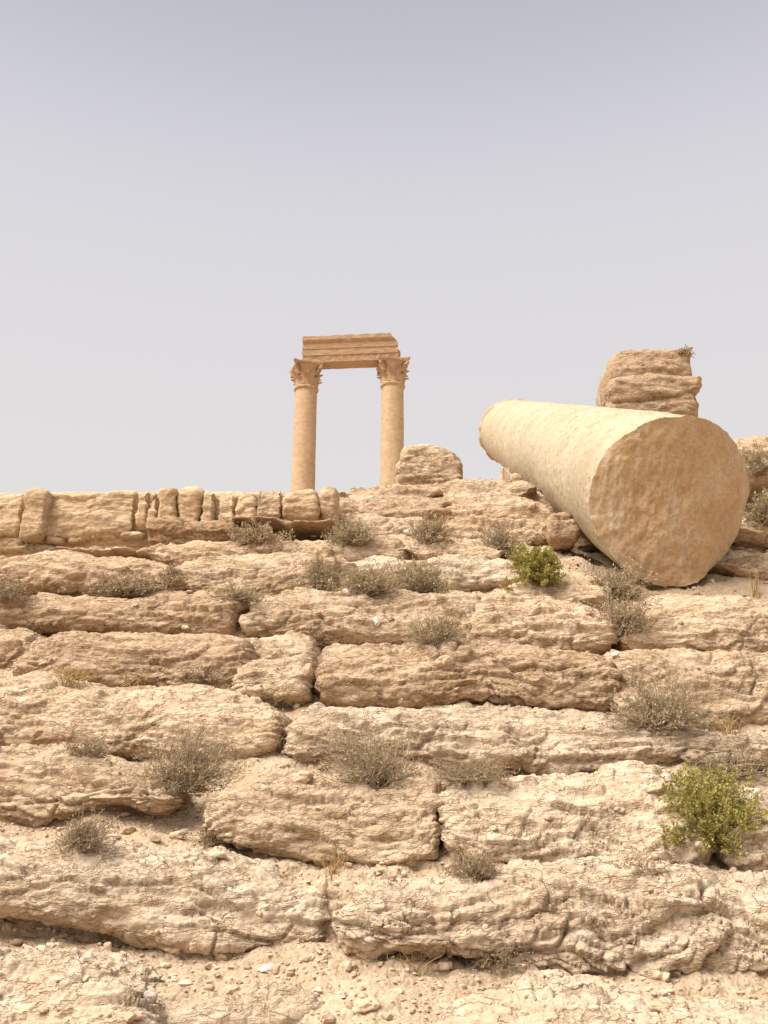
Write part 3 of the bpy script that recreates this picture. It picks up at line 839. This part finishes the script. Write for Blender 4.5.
def standing_column(pxb, pxt, yt, D, label, yaw):
    top = P(pxt, yt, D)               # under the beam
    base_z = 10.7
    kb = P(pxb, 490, D)
    lean = (top[0] - kb[0]) / (top[2] - kb[2])
    bx = kb[0] - lean * (kb[2] - base_z)
    H = float(top[2] - base_z)
    root = link('standing_column', None, loc=(bx, D, base_z), label=label, cat='column', group='two standing columns under one beam')
    root.rotation_euler = (0, math.atan(lean), 0)
    capH = 1.08
    mb = MB()
    prof = [(0.70, 0.0), (0.70, 0.22), (0.64, 0.26), (0.66, 0.34), (0.56, 0.42)]
    for z in np.linspace(0.45, H - capH - 0.14, 60):
        t = z / H
        prof.append((0.525 - 0.055 * t ** 1.6, z))
    G_ = lathe(mb, prof, 64)
    V = mb.v[0]
    V[:, :2] *= (1 + 0.025 * fbm(V * np.array([2, 2, .8]) + pxb, 4) + 0.012 * fbm(V * 6, 3))[:, None]
    link('shaft', mb.mesh('shaft'), M['column'], parent=root)
    z0 = H - capH
    mb = MB()
    lathe(mb, [(0.47, z0 - 0.15), (0.535, z0 - 0.13), (0.555, z0 - 0.08), (0.535, z0 - 0.03), (0.48, z0 - 0.01)], 64)
    link('necking_ring', mb.mesh('necking_ring'), M['column'], parent=root)
    # capital: bell, two tiers of curling leaves, corner volutes
    mb = MB()
    lathe(mb, [(0.46, z0 - 0.02), (0.47, z0 + 0.3), (0.50, z0 + 0.6), (0.58, z0 + 0.82), (0.66, z0 + 0.93)], 64)
    def leaf(ang, zb, h, w, out):
        nu, nv = 12, 7
        t = np.linspace(0, 1, nu)[:, None]
        s = np.linspace(-1, 1, nv)[None, :]
        rad = 0.48 + 0.05 * t + out * np.clip(t - 0.45, 0, 1) ** 1.7 * 2.4 - 0.04 * s ** 2 + 0.03
        z = zb + h * (t - 0.62 * np.clip(t - 0.72, 0, 1) ** 1.3 * 1.6) + 0 * s
        ww = w * (0.75 + 0.35 * np.sin(np.pi * np.clip(t, 0, 1) ** 0.8)) * np.where(t > 0.85, 0.75, 1) * (1 + 0.16 * np.sin(t * 26))
        a = ang + s * ww / rad
        Vv = np.stack([np.cos(a) * rad, np.sin(a) * rad, z + 0 * a], -1).reshape(-1, 3)
        Vi = Vv.copy(); Vi[:, :2] *= 0.93
        n0 = len(Vv)
        g = grid_faces(nu, nv)
        ring = np.concatenate([np.arange(nv), np.arange(1, nu) * nv + nv - 1, (nu - 1) * nv + np.arange(nv - 2, -1, -1), np.arange(nu - 2, 0, -1) * nv])
        r2 = np.roll(ring, -1)
        mb.add(np.concatenate([Vv, Vi]), np.concatenate([g, g[:, ::-1] + n0, np.stack([ring, ring + n0, r2 + n0, r2], -1)]))
    for k in range(8):
        leaf(k * np.pi / 4 + yaw, z0 - 0.01, 0.44, 0.155, 0.17)
        leaf((k + .5) * np.pi / 4 + yaw, z0 + 0.02, 0.70, 0.15, 0.22)
    for k in range(4):
        a = yaw + np.pi / 4 + k * np.pi / 2
        nu = 22
        t = np.linspace(0, 1, nu)
        # a stalk that rises to the corner and rolls under
        ph = np.clip((t - 0.5) / 0.5, 0, 1) * 4.2
        rr = 0.52 + 0.25 * np.clip(t / 0.5, 0, 1) ** 1.4 - 0.0 + 0.095 * np.sin(ph) * (1 - 0.35 * t)
        zz = z0 + 0.50 + 0.43 * np.clip(t / 0.5, 0, 1) - 0.11 * (1 - np.cos(ph)) * (1 - 0.35 * t)
        pts_ = np.stack([rr, zz], -1)
        tang = np.gradient(pts_, axis=0)
        tang /= np.linalg.norm(tang, axis=1)[:, None] + 1e-9
        nn = np.stack([-tang[:, 1], tang[:, 0]], -1)
        w2 = 0.06
        ring = []
        for o_, sgn in ((-0.035, -1), (-0.035, 1), (0.035, 1), (0.035, -1)):
            r_ = rr + nn[:, 0] * o_
            z_ = zz + nn[:, 1] * o_
            ring.append(np.stack([np.cos(a) * r_ - np.sin(a) * sgn * w2, np.sin(a) * r_ + np.cos(a) * sgn * w2, z_], -1))
        Gv = np.stack(ring, 1)
        mb.add(Gv.reshape(-1, 3), np.concatenate([grid_faces(nu, 4, True), [[0, 1, 2, 3]], [[(nu - 1) * 4 + 3, (nu - 1) * 4 + 2, (nu - 1) * 4 + 1, (nu - 1) * 4]]]))
    V = np.concatenate(mb.v)
    cap = link('capital', mb.mesh('capital'), M['beam'], parent=root)
    # abacus with hollowed sides and clipped corners
    ma = MB()
    out = []
    for k in range(4):
        for s in np.linspace(-0.92, 0.92, 13):
            a = yaw + k * np.pi / 2
            rr = 0.55 + 0.16 * s * s
            tx = s * 0.70
            out.append((np.cos(a) * rr - np.sin(a) * tx, np.sin(a) * rr + np.cos(a) * tx))
    out = np.array(out)
    n_ = len(out)
    lev = []
    for sc_, z in ((0.92, H - 0.15), (1.0, H - 0.11), (1.04, H - 0.05), (1.04, H)):
        lev.append(np.concatenate([out * sc_, np.full((n_, 1), z)], 1))
    A_ = np.stack(lev)
    Vv = A_.reshape(-1, 3) + 0.02 * np.stack([fbm(A_.reshape(-1, 3) * 5 + pxb, 3)] * 3, -1)
    Vv = np.concatenate([Vv, [[0, 0, H - 0.15], [0, 0, H]]])
    r_ = np.arange(n_)
    ma.add(Vv, grid_faces(4, n_, True)[:, ::-1], np.concatenate([np.stack([np.full(n_, 4 * n_), (r_ + 1) % n_, r_], -1), np.stack([np.full(n_, 4 * n_ + 1), 3 * n_ + r_, 3 * n_ + (r_ + 1) % n_], -1)]))
    link('abacus', ma.mesh('abacus', False), M['beam'], parent=cap)
    return top

tl = standing_column(303, 307.0, 366.5, 40.6, 'left of the two standing columns with leafy capitals', 0.22)
tr = standing_column(391.8, 393.0, 363, 40.0, 'right of the two standing columns with leafy capitals', 0.08)

def beam():
    a = Vector(P(304, 362, 40.6)); b = Vector(P(399, 357.5, 40.0))
    zb = min(tl[2], tr[2])
    a.z = tl[2] + 0.01; b.z = tr[2] + 0.01
    root_loc = (a + b) / 2
    L = (b - a).length
    dirv = (b - a).normalized()
    # cross-section (depth towards viewer is negative), heights from the soffit
    prof = [(-0.38, 0.0), (-0.40, 0.30), (-0.43, 0.31), (-0.43, 0.60), (-0.46, 0.61), (-0.47, 0.86), (-0.55, 0.95), (-0.58, 1.02), (-0.58, 1.20), (-0.50, 1.24),
            (0.5, 1.24), (0.58, 1.2), (0.58, 1.02), (0.47, 0.9), (0.43, 0.6), (0.38, 0.0)]
    fine = []
    for (y0, z0), (y1, z1) in zip(prof, prof[1:] + prof[:1]):
        k = 6 if abs(y1 - y0) + abs(z1 - z0) > .2 else 2
        for t in np.linspace(0, 1, k, endpoint=False):
            fine.append((y0 + (y1 - y0) * t, z0 + (z1 - z0) * t))
    fine = np.array(fine)
    nx = 130
    xs = np.linspace(-L / 2, L / 2, nx)
    Gb = np.zeros((nx, len(fine), 3))
    Gb[:, :, 0] = xs[:, None]
    Gb[:, :, 1] = fine[None, :, 0]
    Gb[:, :, 2] = fine[None, :, 1]
    # broken right shoulder, ragged top
    zf = fine[None, :, 1]
    ragged = 0.06 * np.abs(fbm(np.stack([xs * 1.5, 0 * xs, 0 * xs + 3], -1), 4)) 
    Gb[:, :, 2] -= ragged[:, None] * (zf > 1.0)
    shoulder = np.clip((xs - (L / 2 - 0.55)) / 0.55, 0, 1)
    Gb[:, :, 0] -= (0.42 * np.clip((zf - 0.75) / 0.5, 0, 1)) * (shoulder[:, None] ** 2)
    Gb[:, :, 0] += (0.06 * fbm(np.stack([zf[0] * 3, zf[0] * 0, zf[0] * 0 + 8], -1), 3))[None, :] * (np.abs(xs) > L / 2 - .2)[:, None]
    f = Gb.reshape(-1, 3)
    d = 0.015 * fbm(f * np.array([3, 3, 6]), 4) 
    band = ((f[:, 2] > 0.04) & (f[:, 2] < 0.30))
    d = d - 0.020 * band * np.abs(np.sin(f[:, 0] * 9 + 2 * noise(f * 3)))           # worn carved ornament
    f[:, 1] += -np.sign(f[:, 1]) * -d * (np.abs(f[:, 1]) > .3)
    f[:, 2] += 0.010 * fbm(f * 4 + 7, 3)
    n_ = len(fine)
    caps = np.array([f[:n_].mean(0), f[-n_:].mean(0)])
    r = np.arange(n_)
    f4 = grid_faces(nx, n_, True)
    f3 = np.concatenate([np.stack([np.full(n_, len(f)), r, (r + 1) % n_], -1), np.stack([np.full(n_, len(f) + 1), (nx - 1) * n_ + (r + 1) % n_, (nx - 1) * n_ + r], -1)])
    me = mesh_np('stone_beam', np.concatenate([f, caps]), [f4, f3], False)
    o = link('stone_beam', me, M['beam'], loc=root_loc, label='moulded stone beam with a broken right shoulder across both standing columns', cat='beam')
    o.rotation_euler = dirv.to_track_quat('X', 'Z').to_euler()
beam()

# ------------------------------------------------------------------ placing things on the slope
bpy.context.view_layer.update()
dg = bpy.context.evaluated_depsgraph_get()
def spot(px, py):
    p1 = Vector(P(px, py, 1.0))
    o = Vector((0, 0, EYE))
    d = (p1 - o).normalized()
    ok, loc, nor, idx, ob, mt = scene.ray_cast(dg, o, d)
    return (loc, nor, ob) if ok else (None, None, None)

# ---- loose stones
def pebble(rs, r, flat=0.65, sub=1):
    import bmesh
    bm = bmesh.new()
    bmesh.ops.create_icosphere(bm, subdivisions=sub, radius=1.0)
    V = np.array([v.co[:] for v in bm.verts])
    Fc = np.array([[v.index for v in f.verts] for f in bm.faces])
    bm.free()
    return V, Fc
_ICO1 = pebble(0, 1, sub=2)
_ICO3 = pebble(0, 1, sub=4)

def stone(px, py, w, h, label, mat, flat=1.0, name='loose_stone', group='loose stones on the slope'):
    loc, nor, ob = spot(px, py)
    if loc is None:
        return
    dist = (loc - Vector((0, 0, EYE))).length
    rw, rh = w / 2 / F * dist, h / 2 / F * dist
    V = _ICO3[0].copy()
    V = np.sign(V) * np.abs(V) ** 0.8
    V *= (1 + 0.30 * fbm(V * 1.2 + px, 3) + 0.08 * fbm(V * 5 + py, 3))[:, None]
    w1, w2, wc = worley(V * 1.5 + px)
    V *= (1 + 0.10 * (wc - .5))[:, None]
    V *= np.array([rw, rw * 0.8, rh])
    o = link(name, mesh_np(name, V, _ICO3[1]), M[mat], loc=loc + Vector((0, rw * 0.25, rh * 0.45)), label=label, cat='stone', group=group)
    o.rotation_euler = (random.uniform(-.2, .2), random.uniform(-.25, .25), random.uniform(-.4, .4))

for s_ in ((444, 664, 17, 11, 'pale round stone sitting on top of the pillow block', 'stone_tan'),
           (616, 656, 7, 6, 'small white stone at the right end of the pillow block', 'stone_white'),
           (754, 800, 16, 15, 'grey rounded stone at the right side of the large green bush', 'stone_grey'),
           (656, 791, 20, 9, 'flat pale stone left of the large green bush', 'stone_tan'),
           (322, 892, 9, 17, 'upright brownish stone at the corner of the square ended block', 'stone_tan'),
           (107, 950, 7, 9, 'small upright stone above the bottom left slab', 'stone_tan'),
           (193, 949, 7, 9, 'small upright stone at the foot of the square ended block', 'stone_tan'),
           (172, 951, 14, 8, 'squat stone left of the small upright stone under the square ended block', 'stone_tan'),
           (268, 972, 20, 8, 'flat chip of stone in the gravel under the square ended block', 'stone_white'),
           (364, 1009, 26, 10, 'slanting flat slab chip in the gravel at the bottom middle', 'stone_tan'),
           (302, 781, 19, 12, 'squarish stone left of the big dry shrub in the middle', 'stone_tan'),
           (376, 624, 7, 9, 'white upright chip on the cracked cream ledge', 'stone_white'),
           (176, 838, 14, 8, 'tan stone in the hollow below the dark grey shrub', 'stone_tan'),
           (149, 1000, 13, 10, 'round grey stone beside the bottom left slab', 'stone_grey'),
           (346, 594, 9, 7, 'pale stone between two dry shrubs in the row of three', 'stone_white'),
           (408, 534, 14, 6, 'white flat stone on the crest between two dry shrubs', 'stone_white'),
           (335, 533, 12, 7, 'white stone left of a crest shrub', 'stone_white'),
           (313, 536, 8, 6, 'small pale stone by the mouth of the dark hollow', 'stone_tan'),
           (308, 672, 8, 12, 'little wedged stone above the dark hole', 'stone_tan'),
           (650, 778, 9, 5, 'smaller white pebble above the flat pale stone', 'stone_white'),
           (668, 780, 14, 8, 'dark streaked white chip between the ledges left of the green bush', 'stone_grey'),
           (532, 507, 8, 6, 'small round stone beside the fallen column on the crest rocks', 'stone_tan'),
           (658, 1010, 16, 8, 'flat brown stone lying on the bottom right slab', 'stone_tan'),
           (232, 993, 12, 8, 'cream stone on the low broken slab in the gravel', 'stone_tan'),
           (700, 846, 8, 6, 'small stone at the foot of the large green bush', 'stone_white')):
    stone(*s_)

# ---- gravel: countless chips, thickest where the dirt shows between the ledges
def gravel():
    mb_v, mb_f, n0 = [], [], 0
    V0, F0 = _ICO1
    r_ = np.random.default_rng(21)
    cnt = 0
    for _ in range(7000):
        y = r_.uniform(520, 1040)
        x = r_.uniform(-20, 790)
        loc, nor, ob = spot(x, y)
        if loc is None or loc.y > 11:
            continue
        on_soil = ob.name == 'hill'
        if not on_soil and (r_.random() > (0.10 + 0.5 * max(0, nor.z - 0.55)) or not ob.name.startswith('rock_ledge')):
            continue
        if nor.z < 0.15:
            continue
        rad = 0.0045 * (1 + r_.pareto(2.2)) * (1.0 if on_soil else 0.8) * (loc.y / 5) ** 0.5
        rad = min(rad, 0.022)
        V = np.sign(V0) * np.abs(V0) ** 0.85 * (1 + 0.16 * (r_.random((len(V0), 1)) - 0.5) + 0.25 * np.sin(V0 @ r_.normal(size=(3, 1)) * 2.2 + r_.uniform(0, 6)))
        V = V * (rad * np.array([1.2, 1, 0.7]) * r_.uniform(.7, 1.3, 3))
        a = r_.uniform(0, 6.28)
        ca, sa = math.cos(a), math.sin(a)
        V = np.stack([V[:, 0] * ca - V[:, 1] * sa, V[:, 0] * sa + V[:, 1] * ca, V[:, 2]], -1) + np.array(loc) + np.array([0, 0, rad * .3])
        mb_v.append(V); mb_f.append(F0 + n0); n0 += len(V); cnt += 1
    me = mesh_np('gravel', np.concatenate(mb_v), np.concatenate(mb_f), False)
    link('gravel', me, M['chips'], kind='stuff', label='tan stone chips and gravel scattered between the rock ledges', cat='gravel')
gravel()

# ---- plants
def strips(paths, w0, w1, r_):
    """Thin three-sided twigs along (k, n, 3) paths."""
    k, n, _ = paths.shape
    t = np.gradient(paths, axis=1)
    t /= np.linalg.norm(t, axis=2, keepdims=True) + 1e-9
    ref = r_.normal(size=(k, 1, 3))
    a = np.cross(t, ref); a /= np.linalg.norm(a, axis=2, keepdims=True) + 1e-9
    b = np.cross(t, a)
    w = np.linspace(w0, w1, n)[None, :, None]
    ring = np.stack([paths + w * (a * math.cos(q) + b * math.sin(q)) for q in (0, 2.1, 4.2)], 2)
    V = ring.reshape(-1, 3)
    base = np.arange(k)[:, None, None] * n * 3
    i = np.arange(n - 1)[None, :, None] * 3
    j = np.arange(3)[None, None, :]
    j2 = (j + 1) % 3
    Fq = np.stack([base + i + j, base + i + 3 + j, base + i + 3 + j2, base + i + j2], -1).reshape(-1, 4)
    return V, Fq

def leaves(c, d, ln, wd, r_):
    k = len(c)
    d = d / (np.linalg.norm(d, axis=1, keepdims=True) + 1e-9)
    s = np.cross(d, r_.normal(size=(k, 3)))
    s /= np.linalg.norm(s, axis=1, keepdims=True) + 1e-9
    nrm = np.cross(d, s)
    ln = ln * r_.uniform(.6, 1.4, (k, 1)); wd = wd * r_.uniform(.6, 1.4, (k, 1))
    V = np.stack([c, c + d * ln * .5 + s * wd + nrm * wd * .3, c + d * ln, c + d * ln * .5 - s * wd + nrm * wd * .3], 1).reshape(-1, 3)
    Fq = np.arange(k * 4).reshape(-1, 4)
    return V, Fq

def shrub(px, py, w, h, label, kind='dry', dens=1.0, seed=None, sink=0.3):
    loc, nor, ob = spot(px, py)
    if loc is None:
        print('no spot', px, py); return
    r_ = np.random.default_rng(int(px * 7 + py))
    dist = (loc - Vector((0, 0, EYE))).length
    rw, hh = w / 2 / F * dist, h / F * dist
    green = kind == 'green'
    names = {'dry': ('dry_shrub', 'dry_leaf', 'twig'), 'brown': ('dead_shrub', 'dry_brown', 'twig'), 'green': ('green_bush', 'green_leaf', 'green_twig')}[kind]
    root = link(names[0], None, loc=loc + Vector((0, 0.03, -0.01)), label=label, cat='bush' if green else 'shrub', group={'dry': 'dry grey shrubs on the slope', 'brown': 'dead brown scrub on the slope', 'green': 'green bushes on the slope'}[kind])
    ns = int((150 if green else 190) * dens)
    nseg = 7
    az = r_.uniform(0, 2 * np.pi, ns)
    el = np.arccos(r_.uniform(-0.12 if green else 0.0, 1.0, ns))         # spread over a dome
    # uneven outline: length varies smoothly with direction
    dirs = np.stack([np.sin(el) * np.cos(az), np.sin(el) * np.sin(az), np.cos(el)], -1)
    lob = (0.86 + 0.22 * noise(dirs * 2.2 + px) + r_.uniform(-0.2, 0.1, ns)) if green else (0.80 + 0.55 * noise(dirs * 2.2 + px) + r_.uniform(-0.3, 0.25, ns))
    lean_ = np.array([r_.uniform(-.35, .35) * rw, 0, 0]) * (0 if green else 1)
    end = dirs * lob[:, None] * np.array([rw, rw * 0.8, hh]) + lean_ * np.clip(dirs[:, 2:3], 0, 1)
    t = np.linspace(0, 1, nseg)[None, :, None]
    rootp = r_.normal(size=(ns, 1, 3)) * np.array([rw * .16, rw * .12, 0.0])
    bend = r_.normal(size=(ns, 1, 3)) * np.array([rw, rw, hh]) * 0.10
    paths = rootp + (end[:, None, :] - rootp * 0.5) * t + bend * np.sin(np.pi * t) + np.array([0, 0, 1.0]) * hh * 0.12 * np.sin(np.pi * t)
    paths = paths + r_.normal(size=paths.shape) * rw * 0.018 * t
    V, Fq = strips(paths, 0.0024 * dist / 5, 0.0009 * dist / 5, r_)
    # side twigs
    nt_ = ns * 3
    si = r_.integers(0, ns, nt_); ti = r_.integers(2, nseg, nt_)
    st = paths[si, ti]
    dv = end[si] / (np.linalg.norm(end[si], axis=1, keepdims=True) + 1e-9) + r_.normal(size=(nt_, 3)) * 0.6 + np.array([0, 0, .35])
    dv /= np.linalg.norm(dv, axis=1, keepdims=True)
    tl_ = (0.10 + 0.16 * r_.random((nt_, 1))) * min(rw * 1.6, hh * 1.6)
    tp = st[:, None, :] + dv[:, None, :] * tl_[:, None, :] * np.linspace(0, 1, 3)[None, :, None]
    V2, F2 = strips(tp, 0.0013 * dist / 5, 0.0007 * dist / 5, r_)
    mb = MB(); mb.add(V, Fq); mb.add(V2, F2)
    link('stem', mb.mesh('stem'), M[names[2]], parent=root)
    # leaves on twigs
    nl = int((14000 if green else 2600 if kind == 'dry' else 1500) * dens)
    k = r_.integers(0, nt_, nl)
    tt = r_.random((nl, 1)) ** 0.8
    c = st[k] + dv[k] * tl_[k] * tt + r_.normal(size=(nl, 3)) * 0.006 * dist / 5
    ld = dv[k] + r_.normal(size=(nl, 3)) * 0.7
    sc_ = dist / 5
    L_, W_ = ((0.0115, 0.0045) if green else (0.016, 0.0032))
    V, Fq = leaves(c, ld, L_ * sc_, W_ * sc_, r_)
    mb = MB(); mb.add(V, Fq)
    link('foliage', mb.mesh('foliage', False), M[names[1]], parent=root)

SHRUBS = [
 (180, 790, 96, 58, 'dark grey twiggy shrub below the bulging tan ledge at the left', 'dry', 1.25),
 (380, 788, 108, 58, 'big spreading dry shrub in the middle, between the pale ledges', 'dry', 1.25),
 (470, 780, 96, 22, 'low brown scrub under the flaking ledge, right of the big middle shrub', 'brown', 0.8),
 (666, 728, 98, 48, 'grey green twiggy shrub in front of the smooth block right of the pillow block', 'dry', 1.25),
 (730, 780, 92, 34, 'wide pale dry shrub just above the large green bush', 'dry', 0.9),
 (624, 634, 70, 44, 'dry shrub at the gap in the ledge below the fallen column', 'dry', 1.0),
 (612, 598, 66, 34, 'dry shrub nestled against the underside of the fallen column', 'dry', 0.8),
 (438, 646, 64, 40, 'thin dry shrub directly above the pillow block', 'dry', 0.7),
 (320, 590, 52, 36, 'leftmost of the row of three dry shrubs in the middle', 'dry', 0.9),
 (367, 594, 58, 30, 'middle one of the row of three dry shrubs', 'dry', 0.9),
 (424, 592, 66, 32, 'rightmost of the row of three dry shrubs', 'dry', 0.9),
 (355, 544, 64, 24, 'low dry shrub under the crest outcrop, below the right standing column', 'dry', 0.8),
 (428, 542, 46, 26, 'dry shrub under the crest outcrop, below the round topped boulder', 'dry', 0.7),
 (503, 557, 48, 34, 'dry brownish shrub touching the left side of the small green bush', 'dry', 0.8),
 (258, 542, 52, 20, 'grey shrub in the dark hollow under the overhanging brown slab', 'dry', 0.8),
 (122, 594, 86, 22, 'low grey scrub along the foot of the brownish ledge at the left', 'dry', 0.8),
 (174, 583, 26, 18, 'little shrub at the right end of the brownish ledge', 'dry', 0.5),
 (236, 599, 66, 14, 'flat grey scrub above the cracked cream ledge', 'dry', 0.5),
 (4, 602, 56, 24, 'brown scrub at the left edge below the ashlar wall', 'brown', 0.7),
 (756, 474, 46, 28, 'dark grey shrub before the distant rise at the right edge', 'dry', 0.8),
 (764, 524, 40, 28, 'grey green shrub behind the right rim of the fallen column', 'dry', 0.8),
 (78, 850, 56, 32, 'dead brown scrub in the hollow at the lower left', 'brown', 0.9),
 (472, 878, 56, 26, 'dead brown scrub under the bulging pale ledge', 'brown', 0.8),
 (276, 750, 26, 30, 'dead brown twigs in the joint left of the flaking ledge', 'brown', 0.5),
 (284, 706, 50, 18, 'thin dead scrub under the small round ended block', 'brown', 0.5),
 (200, 682, 60, 16, 'low yellowish scrub along the foot of the long tan ledge', 'brown', 0.5),
 (650, 874, 80, 12, 'dead scrub hanging along the lip below the large green bush', 'brown', 0.5),
 (85, 756, 50, 16, 'dead scrub under the bulging tan ledge, left of the dark grey shrub', 'brown', 0.5),
 (210, 845, 60, 16, 'sparse dead scrub on the dirt under the dark grey shrub', 'brown', 0.4),
 (240, 975, 36, 12, 'wisp of dead scrub in the gravel', 'brown', 0.0),
 (505, 968, 70, 20, 'dead scrub in the shade under the long knobbly ledge', 'brown', 0.6),
 (325, 645, 60, 18, 'thin brown scrub above the left end of the pillow block', 'brown', 0.5),
 (683, 354, 14, 5, 'withered sprig on top of the tall layered boulder', 'dry', 0.2),
 (538, 585, 56, 42, 'small bright yellow green bush left of the fallen column', 'green', 0.75),
 (717, 846, 106, 72, 'large bright yellow green bush at the right edge', 'green', 1.5),
]
for s_ in SHRUBS:
    if s_[6] > 0:
        shrub(*s_)

def tuft(px, py, w, h, label, n=26):
    loc, nor, ob = spot(px, py)
    if loc is None:
        return
    r_ = np.random.default_rng(int(px + py * 3))
    dist = (loc - Vector((0, 0, EYE))).length
    rw, hh = w / 2 / F * dist, h / F * dist
    t = np.linspace(0, 1, 8)[None, :, None]
    b = r_.normal(size=(n, 1, 3)) * np.array([rw * .35, rw * .3, 0])
    e = r_.normal(size=(n, 1, 3)) * np.array([rw * .6, rw * .5, 0]) + np.array([0, 0, hh]) * r_.uniform(.45, 1.05, (n, 1, 1))
    dr = r_.normal(size=(n, 1, 3)) * np.array([rw, rw, 0]) * .5
    paths = b + e * t + dr * t ** 2.5
    V, Fq = strips(paths, 0.0022 * dist / 4, 0.0007 * dist / 4, r_)
    mb = MB(); mb.add(V, Fq)
    link('grass_tuft', mb.mesh('grass_tuft'), M['straw'], loc=loc + Vector((0, 0.02, -0.01)), label=label, cat='grass tuft', group='golden dry grass tufts')
for t_ in ((332, 880, 26, 36, 'golden straw tuft at the corner of the square ended block', 22),
           (413, 972, 30, 30, 'golden tuft under the left part of the long knobbly ledge', 30),
           (364, 964, 14, 20, 'short straw tuft at the left end of the long knobbly ledge', 18),
           (109, 940, 22, 14, 'small faded tuft under the square ended block at the left', 26),
           (666, 587, 8, 20, 'few golden stalks at the lowest point of the fallen column end', 8),
           (757, 600, 14, 40, 'tall thin stalks right of the fallen column end', 10),
           (731, 734, 20, 24, 'straw tuft right of the grey green twiggy shrub', 26),
           (70, 682, 36, 18, 'yellow grass at the foot of the long tan ledge', 40),
           (135, 686, 44, 20, 'wider yellow grass patch at the foot of the long tan ledge', 50),
           (690, 352, 2, 3, 'withered sprig on top of the tall layered boulder', 0)):
    if t_[5]:
        tuft(*t_)
